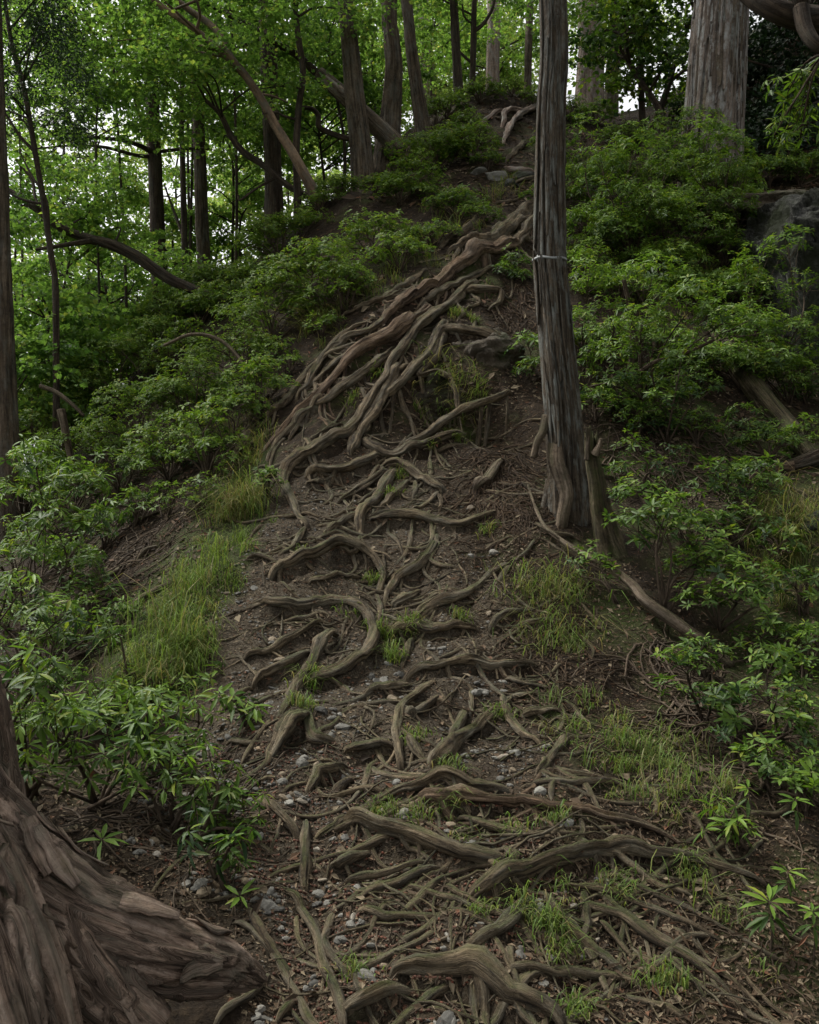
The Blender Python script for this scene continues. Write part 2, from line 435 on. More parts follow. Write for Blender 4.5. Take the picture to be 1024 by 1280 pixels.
def sample(G, x, y):
    x = np.clip(np.asarray(x, float), GX[0], GX[-1] - 1e-6); y = np.clip(np.asarray(y, float), GY[0], GY[-1] - 1e-6)
    i = np.clip(np.searchsorted(GX, x, 'right') - 1, 0, len(GX) - 2)
    j = np.clip(np.searchsorted(GY, y, 'right') - 1, 0, len(GY) - 2)
    a = (x - GX[i]) / (GX[i + 1] - GX[i]); b = (y - GY[j]) / (GY[j + 1] - GY[j])
    return (G[j, i] * (1 - a) * (1 - b) + G[j, i + 1] * a * (1 - b) + G[j + 1, i] * (1 - a) * b + G[j + 1, i + 1] * a * b)
DST = np.concatenate([np.arange(1.5, 12, 0.03), np.arange(12, 45, 0.12)])
def hits(u, v, G=None):
    """distance at which the ray through a photo pixel meets the ground (nan when it does not)"""
    G = HGT if G is None else G
    u = np.atleast_1d(np.asarray(u, float)); v = np.atleast_1d(np.asarray(v, float))
    res = np.full(len(u), np.nan)
    for k in range(0, len(u), 1500):
        uu, vv_ = u[k:k + 1500, None], v[k:k + 1500, None]
        X = (uu - 512) / F * DST; Y = np.broadcast_to(DST, X.shape); Z = CZ + (640 - vv_) / F * DST
        below = Z < sample(G, X, Y)
        anyb = below.any(1); first = below.argmax(1)
        r = DST[first]; r[~anyb] = np.nan
        res[k:k + 1500] = r
    return res
def hit(u, v, G=None, default=None):
    d = hits([u], [v], G)[0]
    if np.isnan(d):
        d = default if default is not None else 15.0
    return d

# ------------------------------------------------------------------ tubes
def catmull(P, n):
    P = np.asarray(P, float)
    if len(P) == 2:
        t = np.linspace(0, 1, n)[:, None]
        return P[0] * (1 - t) + P[1] * t
    Q = np.vstack([2 * P[0] - P[1], P, 2 * P[-1] - P[-2]])
    t = np.linspace(0, len(P) - 1 - 1e-9, n); i = t.astype(int); f = (t - i)[:, None]
    p0, p1, p2, p3 = Q[i], Q[i + 1], Q[i + 2], Q[i + 3]
    return 0.5 * (2 * p1 + (p2 - p0) * f + (2 * p0 - 5 * p1 + 4 * p2 - p3) * f ** 2 + (3 * p1 - p0 - 3 * p2 + p3) * f ** 3)

def tube(path, rad, sides=12, rough=0.12, ridges=0.0, freq=2.0, seed=0, flat=1.0, cap=True, oval=None):
    """swept tube with uneven, ridged skin. returns V, quads, tris, rc"""
    path = np.asarray(path, float); n = len(path)
    rad = np.broadcast_to(np.asarray(rad, float), (n,))
    T = unit(np.gradient(path, axis=0))
    ref = np.array([0, 0, 1.0]) if abs(T[0, 2]) < 0.9 else np.array([0, -1.0, 0])
    N = np.zeros_like(path); N[0] = unit(ref - T[0] * (ref @ T[0]))
    for k in range(1, n):
        v = N[k - 1] - T[k] * (N[k - 1] @ T[k]); N[k] = unit(v)
    B = np.cross(T, N)
    th = np.linspace(0, 2 * np.pi, sides, endpoint=False)
    s = np.concatenate([[0], np.cumsum(np.linalg.norm(np.diff(path, axis=0), axis=1))])
    ct, st = np.cos(th), np.sin(th)
    rm = np.maximum(rad, 1e-4)
    CT = np.broadcast_to(ct, (n, sides)); ST = np.broadcast_to(st, (n, sides)); S = np.broadcast_to(s[:, None], (n, sides))
    q = np.stack([CT.ravel() * 0.9, ST.ravel() * 0.9, S.ravel() * freq / max(np.median(rm) * 8, 0.02) * 0.35], 1)
    f = 1 + rough * fbm(q + seed * 3.1, 3, seed) if rough else np.ones(n * sides)
    if ridges:
        q2 = np.stack([CT.ravel() * 3.0, ST.ravel() * 3.0, S.ravel() * 0.10 / max(np.median(rm), 0.01)], 1)
        f = f - ridges * np.abs(fbm(q2 + seed * 1.7, 2, seed + 9))
    R = rm[:, None] * f.reshape(n, sides)
    V = path[:, None, :] + R[..., None] * (CT[..., None] * N[:, None, :] * flat + ST[..., None] * B[:, None, :])
    rc = np.stack([CT * rm[:, None] * 1.0, ST * rm[:, None], S], -1) + np.array([seed * 0.37, seed * 0.71, seed * 0.53]) % 7
    i = np.arange(n - 1)[:, None] * sides; j = np.arange(sides)[None, :]; j2 = (j + 1) % sides
    Q = np.stack([i + j, i + j2, i + sides + j2, i + sides + j], -1).reshape(-1, 4)[:, ::-1]
    V = V.reshape(-1, 3); rc = rc.reshape(-1, 3); tris = None
    if cap:
        c0, c1 = len(V), len(V) + 1
        V = np.vstack([V, path[0] - T[0] * rm[0] * 0.3, path[-1] + T[-1] * rm[-1] * 0.3]); rc = np.vstack([rc, rc[0], rc[-1]])
        a = np.arange(sides); b = (a + 1) % sides; L = (n - 1) * sides
        tris = np.vstack([np.stack([np.full(sides, c0), a, b], 1), np.stack([np.full(sides, c1), L + b, L + a], 1)])
    return V, Q, tris, rc

def tube_mesh(name, path, rad, mat, off=None, **kw):
    V, Q, T, rc = tube(path, rad, **kw)
    return mesh_from(name, V, Q, T, mat, True, {'rc': rc}, off)

def interp(xs, n):
    xs = np.asarray(xs, float)
    return np.interp(np.linspace(0, len(xs) - 1, n), np.arange(len(xs)), xs)

# ------------------------------------------------------------------ roots: (label, width at start px, width at end px, bark, [(u, v[, lift px]) ...])
TH_UP = 'thin root woven into the tangle of thick roots on the bank'
TH_MID = 'thin brown root lying across the gravel of the path'
TH_LOW = 'slim dark root crossing the stones at the foot of the path'
TH_BANK = 'slim weathered root sticking out of the soil bank below the grassy edge'
TH_TOP = 'pale exposed root on the crest among the grey rocks'
ROOTS = [
 ('thickest reddish root sweeping down the bank from behind the banded tree', 19, 15, 'root_red', [(672,292),(637,313,4),(598,324,5),(564,345,6),(533,369,5),(503,386,4),(470,414)]),
 ('stout mossy root above the thickest reddish root', 22, 15, 'root', [(680,262),(662,272,3),(624,296,5),(594,309,4),(555,322)]),
 ('short bare root lying above the stout mossy root', 9, 9, 'root', [(612,275),(602,281,2),(576,292,3),(548,311)]),
 ('long snaking root running from the bank top down to the gravel', 16, 12, 'root', [(600,355),(581,365,3),(555,384,6),(521,412,8),(499,438,8),(482,472,8),(460,506,8),(439,537,8),(405,558,8),(370,580,7),(354,601,5),(366,627,4),(376,650,3),(384,662)]),
 ('swollen red-brown root in the middle of the tangle, tapering to the left', 21, 7, 'root_red', [(535,388),(522,397,5),(495,420,8),(465,433,8),(439,451,8),(417,472,7),(392,498,7),(370,519,6),(349,545,4),(326,569)]),
 ('straight root crossing under the swollen root to a pointed end', 11, 6, 'root', [(500,433),(460,463,6),(422,489,7),(405,504,6),(377,513,2)]),
 ('upper side root running beside the swollen root', 11, 8, 'root', [(508,380),(465,416,4),(430,429,4),(400,455,5),(383,485,4),(371,500)]),
 ('curved root hugging the grassy edge of the tangle', 10, 6, 'root', [(408,492),(388,515,3),(366,537,3),(344,558,3),(332,584)]),
 (TH_UP, 7, 5, 'root', [(394,512),(372,537,2),(360,553)]),
 ('rope-like root beside the long snaking root', 11, 9, 'root', [(500,455),(493,468,5),(478,498,7),(463,520,6),(450,540,4),(443,573)]),
 ('pale grey root arching out over the hollow in the bank', 13, 15, 'root', [(548,418),(558,411,10),(581,411,16),(606,417,18),(622,428,12),(634,446,2)]),
 ('slender root dropping steeply from the pale arching root', 10, 8, 'root', [(558,405),(553,412,6),(538,438,7),(521,463,6),(491,489,6),(474,504)]),
 ('kinked root under the pale arching root with a curled tip', 9, 6, 'root', [(555,412,4),(546,442,5),(531,461,5),(527,472,5),(546,467,5),(560,471,4),(569,480)]),
 ('thin root looping like a hook near the rotten wood', 8, 6, 'root', [(580,368),(589,365,5),(615,361,8),(627,366,8),(624,382,6),(609,390)]),
 (TH_UP, 5, 4, 'root', [(587,365,4),(598,382,3),(581,389)]),
 (TH_UP, 6, 4, 'root', [(577,303,6),(572,316,7),(565,334,3)]),
 ('long bent root coming down from the litter behind the banded tree', 8, 10, 'root', [(640,490),(624,498,3),(589,511,4),(555,532,4),(533,549,3),(505,558)]),
 ('pale flat root bridging the step below the rock', 12, 8, 'root', [(450,547),(469,564,4),(495,573,5),(521,562,4),(555,549,3),(580,540)]),
 ('short upright root end propping the tangle', 10, 11, 'root', [(449,536,5),(445,555,4),(440,575)]),
 ('stout horizontal root with its end at the left in the gravel', 11, 12, 'root', [(384,599),(398,596,3),(422,592,5),(452,582,5),(482,572)]),
 ('pale root curving over the grassy step', 12, 11, 'root', [(476,582,2),(503,584,6),(529,598,7),(543,607,6),(555,618)]),
 (TH_UP, 6, 4, 'root', [(551,612,4),(529,635,2),(514,643)]),
 ('tapering root lying in the gravel below the horizontal one', 12, 6, 'root', [(486,590),(468,600,4),(452,610,5),(436,620,4),(420,630)]),
 ('grassy root running straight down from the step', 13, 11, 'root', [(496,588),(484,605,5),(473,622,6),(460,636,6),(452,646,5),(449,672)]),
 ('short thick root beside the grassy root on the step', 10, 8, 'root', [(512,602),(503,612,3),(491,627,3),(470,642)]),
 ('long level root lying across the path below the step', 14, 6, 'root', [(460,652),(475,650,4),(503,650,5),(538,655,5),(572,657,4),(600,650,3),(625,640)]),
 ('dark root stub wedged under the long level root', 11, 9, 'root', [(410,667),(422,659,2),(435,652,3),(455,648)]),
 ('pale weathered split root leaning on the rootlets', 11, 7, 'dead', [(590,622),(600,611,3),(615,594,4),(630,575)]),
 ('outer root along the left rim of the tangle', 9, 8, 'root', [(333,527),(345,515,3),(357,502,4),(372,481,4),(405,451,4),(452,427,2)]),
 ('thin long root running along the upper rim of the tangle', 8, 6, 'root', [(424,401),(452,386,2),(482,373,3),(512,356,3),(536,337)]),
 (TH_UP, 7, 5, 'root', [(463,384),(495,369,3),(523,345)]),
 (TH_UP, 8, 6, 'root', [(406,440),(430,424,3),(448,412,3),(475,402)]),
 ('bare pale root curling down over the grassy edge', 5, 6, 'dead', [(338,492),(325,502,4),(314,519,4),(308,545,3),(300,562,2),(285,586)]),
 ('narrow root lying on top of the thickest reddish root', 9, 8, 'root', [(622,333,3),(600,343,4),(581,352,5),(555,364,6),(538,373,6),(518,389)]),
 ('thick root end emerging beside the banded trunk', 17, 15, 'root', [(676,275),(664,285,4),(652,302,3),(640,318)]),
 (TH_UP, 7, 5, 'root', [(452,440),(420,458,2),(395,478,3),(376,500)]),
 (TH_UP, 6, 5, 'root', [(560,470),(570,490,3),(572,520)]),
 (TH_UP, 6, 5, 'root', [(430,530),(408,545,2),(385,560)]),
 (TH_UP, 5, 4, 'root', [(356,548),(342,570,2),(336,592)]),
 (TH_UP, 6, 5, 'root', [(420,602),(400,604,2),(380,612)]),
 (TH_UP, 8, 6, 'root', [(545,385),(515,410,3),(490,430)]),
 (TH_UP, 5, 4, 'root', [(475,582),(462,600,3),(455,618)]),
 (TH_UP, 5, 4, 'root', [(520,600,3),(519,615,3),(515,632)]),
 (TH_UP, 5, 4, 'root', [(548,616,3),(551,630,3),(549,645)]),
 # the middle of the path
 ('thick root rising from the gravel in a smooth arch', 15, 9, 'root', [(338,725),(352,717,3),(368,708,6),(399,687,12),(422,674,15),(449,683,14),(468,698,9),(478,719,4),(470,745)]),
 ('blunt root lying in the hollow under the arching root', 9, 6, 'root', [(384,736),(400,732,3),(417,728,3),(452,720)]),
 ('long curling root that bends round like a question mark', 11, 14, 'root', [(316,757),(332,760,3),(350,764,4),(381,759,4),(413,755,4),(437,757,6),(458,771,8),(465,791,10),(458,813,11),(435,829,11),(408,844,9),(379,852)]),
 ('knotted root winding down to the stump-like base', 12, 14, 'root', [(419,789),(405,802,3),(395,813,5),(390,836,6),(370,858,7),(357,885,7),(343,910,3)]),
 ('broad stump-like root base splitting on the gravel', 24, 17, 'root', [(385,898),(372,903,8),(358,913,9),(346,930,7),(332,955)]),
 ('short forked root next to the stump-like base', 11, 10, 'root', [(378,880,4),(383,893,8),(388,914,7),(396,931,4),(418,930)]),
 ('half-buried root slanting across the gravel below the curling root', 8, 10, 'root', [(302,828),(322,820,2),(341,813,4),(372,797,4),(406,776)]),
 ('gnarled root ending near the leafy seedling', 12, 9, 'root', [(312,860),(324,850,3),(336,842,5),(363,829,5),(393,811)]),
 (TH_MID, 9, 6, 'root', [(270,900),(291,876,2),(316,860)]),
 ('wedge-shaped root pointing down the path with a mossy top', 9, 14, 'root', [(478,760),(488,742,3),(498,728,5),(521,714,7),(534,696,8),(542,680)]),
 ('short stub of root beside the wedge-shaped one', 11, 9, 'root', [(491,758),(502,753,3),(514,747,3),(528,738)]),
 ('mossy root tapering away to the right of the grass tufts', 16, 5, 'root', [(517,782),(525,773,5),(539,764,7),(565,752,6),(592,739,4),(619,717,2),(640,706)]),
 ('dark split root lying level between the grass tufts', 11, 8, 'root', [(486,792),(500,789,3),(516,788,4),(548,791,4),(575,787,3),(598,785)]),
 (TH_MID, 9, 7, 'root', [(502,836),(507,823,3),(512,811,3),(519,795)]),
 ('short dark root hump on the bare soil by the drooping grass', 10, 7, 'root', [(612,791),(622,782,4),(635,774,4),(658,768)]),
 ('long straight root lying level across the path like a step', 12, 11, 'root', [(505,853),(525,845,4),(548,840,6),(592,836,6),(637,831,5),(674,832)]),
 ('thin dark root continuing the step-like root to the left', 8, 10, 'root', [(450,879),(468,870,2),(485,863,4),(514,853)]),
 ('crooked root dropping straight down the path', 8, 12, 'root', [(551,857),(534,863,3),(516,872,6),(501,885,8),(497,908,9),(498,935,7),(501,962)]),
 ('level blunt root joined to the crooked one', 12, 14, 'root', [(431,943),(445,937,4),(462,932,6),(480,933,6),(500,937)]),
 ('broad pale forked root with a flat polished top', 24, 12, 'root', [(543,965),(553,948,6),(565,930,8),(592,912,8),(612,902,5),(632,892)]),
 (TH_MID, 10, 8, 'root', [(562,930),(572,912,4),(581,890)]),
 ('root bent like an elbow below the step-like root', 9, 10, 'root', [(627,872),(631,884,4),(637,899,6),(655,921,5),(682,940)]),
 ('mossy root hump half hidden in grass', 12, 9, 'root', [(648,902),(662,895,4),(680,891,4),(708,892)]),
 ('straight slab of root leaning uphill by the grass', 14, 10, 'root', [(668,980),(680,962,4),(691,948,5),(714,919)]),
 ('curved root half sunk in red cones', 13, 10, 'root', [(383,998),(393,982,4),(404,970,5),(434,956)]),
 (TH_MID, 10, 7, 'root', [(414,998),(426,986,3),(443,974)]),
 (TH_MID, 9, 7, 'root', [(500,900),(521,890,4),(550,874)]),
 (TH_MID, 10, 9, 'root', [(508,926),(520,940,3),(533,955)]),
 (TH_MID, 6, 4, 'root', [(528,700),(548,712,2),(576,720)]),
 (TH_MID, 5, 4, 'root', [(608,695),(622,684,2),(639,672)]),
 (TH_MID, 5, 4, 'root', [(644,703),(657,690,2),(671,676)]),
 (TH_MID, 8, 5, 'root', [(284,929),(305,932,2),(330,935)]),
 (TH_MID, 7, 5, 'root', [(383,658),(368,683,2),(347,698)]),
 (TH_MID, 5, 5, 'root', [(306,703),(318,696,3),(330,695,3),(348,705)]),
 (TH_MID, 6, 4, 'root', [(640,708),(628,722,2),(620,738)]),
 (TH_MID, 5, 4, 'root', [(500,690),(520,687,2),(545,690)]),
 (TH_MID, 5, 4, 'root', [(630,850),(655,856,2),(690,862)]),
 (TH_MID, 6, 4, 'root', [(470,745),(476,765,2),(474,785)]),
 (TH_MID, 5, 4, 'root', [(587,865),(590,885,2),(588,900)]),
 (TH_MID, 5, 4, 'root', [(560,755),(575,775,2),(600,790)]),
 (TH_MID, 6, 4, 'root', [(668,655),(690,668,2),(720,672)]),
 (TH_MID, 5, 4, 'root', [(340,905),(320,925,2),(300,960)]),
 # the foot of the path
 ('long low root curving round the grass above the thick ones', 9, 14, 'root', [(390,1057),(412,1042,3),(437,1026,5),(481,998,7),(531,984,7),(588,982,6),(644,994)]),
 ('thick reddish root crossing the foot of the path from edge to edge', 22, 8, 'root_red', [(526,1008),(545,1003,8),(581,1001,10),(644,1001,10),(682,1013,8),(745,1023,6),(808,1039,5),(865,1062)]),
 ('slim root running into the grass on the right', 8, 6, 'root', [(650,986),(690,985,3),(732,985,3),(788,978)]),
 ('heavy grooved root with a dark hollow below it', 18, 22, 'root', [(436,1036),(455,1032,6),(506,1045,10),(562,1062,10),(600,1074,8),(636,1090)]),
 ('broad mossy root dipping towards the stones, long tail to the right', 24, 8, 'root', [(582,1132),(610,1116,6),(644,1102,9),(707,1086,10),(757,1070,9),(808,1067,8),(858,1073,6),(915,1092,4),(958,1108)]),
 ('straight root slanting down from the broad mossy root', 12, 14, 'root', [(563,1214),(585,1194,4),(613,1171,6),(640,1152,6),(673,1133)]),
 ('straight pale root slanting the other way beside it', 12, 11, 'root', [(672,1116),(690,1138,5),(713,1164,6),(751,1199,5),(788,1232)]),
 ('massive knobbly root at the very foot of the path', 22, 22, 'root', [(487,1230),(505,1222,8),(544,1217,11),(594,1223,11),(638,1245,10),(682,1268,8),(712,1292)]),
 ('mossy root tucked under the massive knobbly root', 20, 14, 'root', [(432,1278),(450,1265,6),(474,1254,8),(500,1248,7),(530,1246)]),
 ('level root behind the massive knobbly one', 10, 9, 'root', [(628,1233),(660,1227,5),(694,1227,5),(732,1222,5),(818,1235)]),
 ('dark root fanning out to the right from the broad mossy root', 12, 8, 'root', [(715,1119),(750,1122,4),(783,1130,5),(845,1152,4),(912,1180)]),
 ('long root running down to the lower right in the litter', 10, 9, 'root', [(720,1131),(750,1140,3),(783,1152,5),(820,1177,5),(864,1202,4),(920,1250)]),
 (TH_LOW, 7, 6, 'root', [(716,1064),(733,1072,3),(747,1084,3),(761,1108)]),
 (TH_LOW, 8, 6, 'root', [(733,1056),(760,1070,3),(783,1083,4),(838,1123)]),
 (TH_LOW, 10, 9, 'root', [(426,1110),(455,1100,4),(481,1092,5),(535,1074)]),
 (TH_LOW, 9, 10, 'root', [(425,1142),(455,1126,4),(481,1114,5),(548,1084)]),
 (TH_LOW, 9, 8, 'root', [(508,1113),(535,1120,3),(562,1127,4),(604,1144)]),
 (TH_LOW, 10, 8, 'root', [(445,1146),(480,1150,4),(506,1152,4),(573,1152)]),
 ('long root coming straight down past the flaking buttress', 9, 15, 'root', [(352,1112),(372,1136,4),(392,1170,6),(405,1202,7),(420,1245,7),(432,1298)]),
 ('upright grey root standing out of the cones', 12, 13, 'root', [(382,1028),(383,1045,7),(381,1075,9),(380,1102,6),(381,1126)]),
 (TH_LOW, 8, 6, 'root', [(570,1025),(600,1032,3),(632,1039,4),(694,1051,4),(742,1060)]),
 ('bent root between the grooved root and the mossy one', 9, 9, 'root', [(628,1060),(640,1072,4),(645,1087,5),(620,1103,4),(584,1123)]),
 ('thick stub with hanging rootlets under the grooved root', 15, 11, 'root', [(414,1092),(425,1084,4),(440,1074,5),(466,1065)]),
 (TH_LOW, 6, 5, 'root', [(673,1174),(700,1200,3),(735,1230)]),
 (TH_LOW, 6, 5, 'root', [(748,1150),(770,1175,3),(792,1205)]),
 (TH_LOW, 9, 8, 'root', [(779,1252),(815,1263,3),(862,1280)]),
 (TH_LOW, 6, 5, 'root', [(800,1095),(830,1115,2),(870,1125)]),
 (TH_LOW, 6, 5, 'root', [(835,1165),(870,1190,2),(905,1225)]),
 (TH_LOW, 5, 5, 'root', [(830,1190),(865,1225,2),(885,1260)]),
 (TH_LOW, 7, 6, 'root', [(640,1030),(665,1045,2),(700,1062)]),
 ('root running down from the leafy sprig into the gravel', 14, 12, 'root', [(322,1000),(340,1014,5),(360,1030,6),(376,1060)]),
 ('mossy root fingering out from the end of the buttress', 10, 9, 'root', [(308,1136),(325,1165,5),(340,1190,5),(372,1233)]),
 (TH_LOW, 8, 8, 'root', [(292,1152),(307,1163,4),(320,1175,4),(343,1204)]),
 ('straight grey root below the end of the buttress', 10, 10, 'root', [(268,1285),(290,1263,4),(310,1245,5),(342,1217)]),
 (TH_LOW, 8, 8, 'root', [(345,1280),(358,1266,3),(374,1253)]),
 (TH_LOW, 6, 5, 'root', [(80,1027),(110,1028,2),(135,1030,3),(193,1047)]),
 (TH_LOW, 11, 8, 'root', [(417,1146),(411,1165,4),(408,1190,4),(437,1228)]),
 (TH_BANK, 5, 6, 'dead', [(82,703),(100,714,4),(120,722,5),(140,718,5),(154,708,4)]),
 (TH_BANK, 5, 5, 'root', [(170,702),(182,690,3),(198,684)]),
 (TH_BANK, 6, 5, 'dead', [(122,838),(145,795,5),(170,755,6),(195,738,5),(222,728)]),
 (TH_BANK, 5, 4, 'root', [(208,724),(216,703,4),(224,682)]),
 (TH_BANK, 5, 4, 'root', [(60,690),(85,680,3),(110,683)]),
 (TH_BANK, 4, 4, 'root', [(150,655),(175,650,3),(205,640)]),
 # the crest
 (TH_TOP, 8, 6, 'bark_pale', [(678,132),(670,134,3),(655,140,5),(640,138,6),(632,142,5),(628,162)]),
 (TH_TOP, 7, 6, 'bark_pale', [(662,138,3),(649,146,5),(636,164,4),(630,183)]),
 (TH_TOP, 6, 5, 'bark_pale', [(628,215),(645,213,2),(670,215)]),
 (TH_TOP, 6, 5, 'root', [(656,181),(645,193,2),(632,206)]),
 (TH_TOP, 5, 4, 'root', [(616,259),(640,254,2),(662,252)]),
 (TH_TOP, 5, 4, 'bark_pale', [(600,160),(612,148,2),(632,140)]),
 (TH_TOP, 5, 4, 'root', [(640,232),(655,226,2),(676,224)]),
 (TH_TOP, 5, 4, 'bark_pale', [(645,120),(655,124,2),(672,128)]),
]
root_geo = []
for k, (lab, w0, w1, mt, P) in enumerate(ROOTS):
    hp = [(p[0], p[1] + (p[2] if len(p) > 2 else 0), (p[2] if len(p) > 2 else 0)) for p in P]
    ds = hits([p[0] for p in hp], [p[1] for p in hp], HB)
    ds = np.where(np.isnan(ds), np.nanmean(ds) if np.isfinite(ds).any() else 16.5, ds)
    # keep neighbouring points from jumping in depth
    X = []
    for p, d in zip(hp, ds):
        q = ray(p[0], p[1], d); q[2] = sample(HB, q[0], q[1]) + p[2] * d / F * 0.6
        X.append(q)
    X = np.array(X)
    L = np.linalg.norm(np.diff(X, axis=0), axis=1).sum()
    wm = max(w0, w1) * ds.mean() / F
    n = int(np.clip(L / (0.03 if wm > 0.05 else 0.025), 12, 130))
    path = catmull(X, n)
    t = np.linspace(0, 1, n)
    r = 0.5 * (w0 + (w1 - w0) * t) * np.interp(t, np.linspace(0, 1, len(ds)), ds) / F
    r *= (1.32 if max(w0, w1) < 14 else 1.30 if P[0][1] > 640 else 1.16) * (1 + 0.16 * fbm(np.stack([t * L / 0.25, t * 0 + k, t * 0], 1), 2, k))
    # never sag out of sight between the measured points: follow the ground
    g = sample(HB, path[:, 0], path[:, 1])
    path[:, 2] = np.maximum(path[:, 2], g + 0.05 * r)
    path[:, 2] += 0.42 * r
    path += 0.35 * r[:, None] * fbm(np.stack([t * L / 0.18, t * 0 + k * 2.3, t * 0], 1), 2, k + 50)[:, None] * np.array([1, 0.3, 0.25])
    e = np.minimum(t * L, (1 - t) * L)
    path[:, 2] -= 1.35 * r * np.clip(1 - e / (1.6 * r.mean() + 0.02), 0, 1) ** 1.5
    r = r * np.clip(0.42 + 0.58 * (e / (0.16 * L + 2.0 * r.mean())) ** 0.7, 0, 1)
    r = r * (1 + 0.22 * np.maximum(0, fbm(np.stack([t * L / 0.09, t * 0 + k * 5.1, t * 0], 1), 2, k + 7)))
    root_geo.append((lab, mt, path, r))
# soil caught behind the roots that run across the slope
BP = np.zeros_like(HB); BN = np.zeros_like(HB)
for lab, mt, path, r in root_geo:
    if r.mean() < 0.014 or path[:, 1].mean() > 11.5: continue
    T = unit(np.gradient(path, axis=0))
    for k in range(1, len(path) - 1):
        if abs(T[k, 0]) < 0.55: continue
        x0, y0, rr = path[k, 0], path[k, 1], r[k]
        i0, i1 = np.searchsorted(GX, [x0 - 0.06, x0 + 0.06]); j0, j1 = np.searchsorted(GY, [y0 - 0.7 * rr, y0 + 0.55])
        if i1 <= i0 or j1 <= j0: continue
        dy = GY[j0:j1] - (y0 - 0.3 * rr); dx = GX[i0:i1] - x0
        prof = np.where(dy < 0, np.exp(-(dy / (0.5 * rr + .01)) ** 2), np.exp(-dy / 0.26)) * rr * 0.95
        wgt = np.exp(-(dx / 0.045) ** 2)
        np.maximum(BP[j0:j1, i0:i1], prof[:, None] * wgt[None, :], out=BP[j0:j1, i0:i1])
        m0, m1 = np.searchsorted(GY, [y0 - 0.30, y0 + 0.2 * rr])
        dn = y0 - GY[m0:m1]
        cut = np.exp(-((dn - 0.9 * rr) / (0.9 * rr + 0.03)) ** 2) * rr * 0.85
        if m1 > m0: np.maximum(BN[m0:m1, i0:i1], cut[:, None] * wgt[None, :], out=BN[m0:m1, i0:i1])
fine = ((gx > -3.6) & (gx < 3.6) & (gy > 2) & (gy < 20)).ravel()
mic = np.zeros(fx.size)
mic[fine] = 0.026 * n2(fx[fine], fy[fine], 6, 3, 21) + 0.006 * n2(fx[fine], fy[fine], 24, 2, 31)
mic += 0.05 * n2(fx, fy, 2.6, 3, 41) * np.clip((fy - 9) / 4, 0, 1) * np.clip((24 - fy) / 4, 0, 1)
PIT = np.zeros_like(HB)
for (u, v, rx, ry, dp) in [(605,500,.30,.24,.40),(555,490,.24,.22,.30),(520,520,.22,.2,.16),(470,520,.16,.16,.12),(620,545,.28,.2,.14),(430,515,.14,.14,.10),(430,705,.22,.14,.08),(420,800,.2,.14,.06),(500,1072,.22,.12,.07),(720,610,.22,.16,.10),(800,600,.4,.3,.15)]:
    p = ray(u, v, hit(u, v, HB))
    PIT += dp * np.exp(-((gx - p[0]) / rx) ** 2 - ((gy - p[1]) / ry) ** 2)
HGT = HB + BP - np.where(BP > 0.6 * BN, 0, BN) - PIT + mic.reshape(HB.shape)

# where the path is worn to gravel, and where moss grows (drawn as areas of the photograph, laid on the ground)
def pix_of(x, y, z):
    yy = np.maximum(y, 0.5)
    return 512 + x / yy * F, 640 - (z - CZ) / yy * F
def poly_mask(u, v, P):
    P = np.asarray(P, float); ins = np.zeros(u.shape, bool); j = len(P) - 1
    for i in range(len(P)):
        c = (P[i, 1] > v) != (P[j, 1] > v)
        xx = (P[j, 0] - P[i, 0]) * (v - P[i, 1]) / (P[j, 1] - P[i, 1] + 1e-9) + P[i, 0]
        ins ^= c & (u < xx); j = i
    return ins
TRAIL = [(360,580),(450,560),(560,600),(600,650),(560,700),(640,760),(650,830),(600,880),(720,960),(640,1000),(560,1080),(640,1150),(620,1230),(760,1290),(330,1290),(330,1200),(180,1060),(190,960),(260,880),(255,800),(300,700),(340,640)]
GRASSY = [(300,560),(350,600),(345,650),(300,700),(270,770),(250,860),(160,880),(110,850),(160,790),(220,720),(250,640)]
pu, pv = pix_of(fx, fy, HGT.ravel())
jn = 26 * n2(fx, fy, 2.2, 3, 77)
front = fy > 2.0
tr = (poly_mask(pu + jn, pv + jn, TRAIL) & front & (fy < 9.5)).astype(float)
ms = 0.24 + 0.45 * (poly_mask(pu + jn, pv + jn, GRASSY) & front & (fy < 9)) + 0.16 * np.clip((fx - 0.9) / 1.5, 0, 1) * np.clip((10 - fy) / 2, 0, 1) - 0.2 * tr
def blur(a, k):
    a = a.reshape(HB.shape)
    for _ in range(k):
        a = (a + np.roll(a, 1, 0) + np.roll(a, -1, 0) + np.roll(a, 1, 1) + np.roll(a, -1, 1)) / 5
    return a.ravel()
tr = blur(tr, 25); ms = blur(ms, 40)
ny, nx = HB.shape
ii = (np.arange(ny - 1)[:, None] * nx + np.arange(nx - 1)[None, :])
Q = np.stack([ii, ii + 1, ii + nx + 1, ii + nx], -1).reshape(-1, 4)
gm = mesh_from('ground', np.stack([fx, fy, HGT.ravel()], 1), Q, None, M['ground'], True, {'trail': tr, 'moss': ms})
tag(obj('ground', gm), kind='structure')

for lab, mt, path, r in root_geo:                  # keep every root proud of the final soil, except where it dives
    t = np.linspace(0, 1, len(path)); wv = np.clip(np.minimum(t, 1 - t) / 0.10, 0, 1)
    g = sample(HGT, path[:, 0], path[:, 1]) + 0.38 * r
    path[:, 2] += np.maximum(0, g - path[:, 2]) * wv
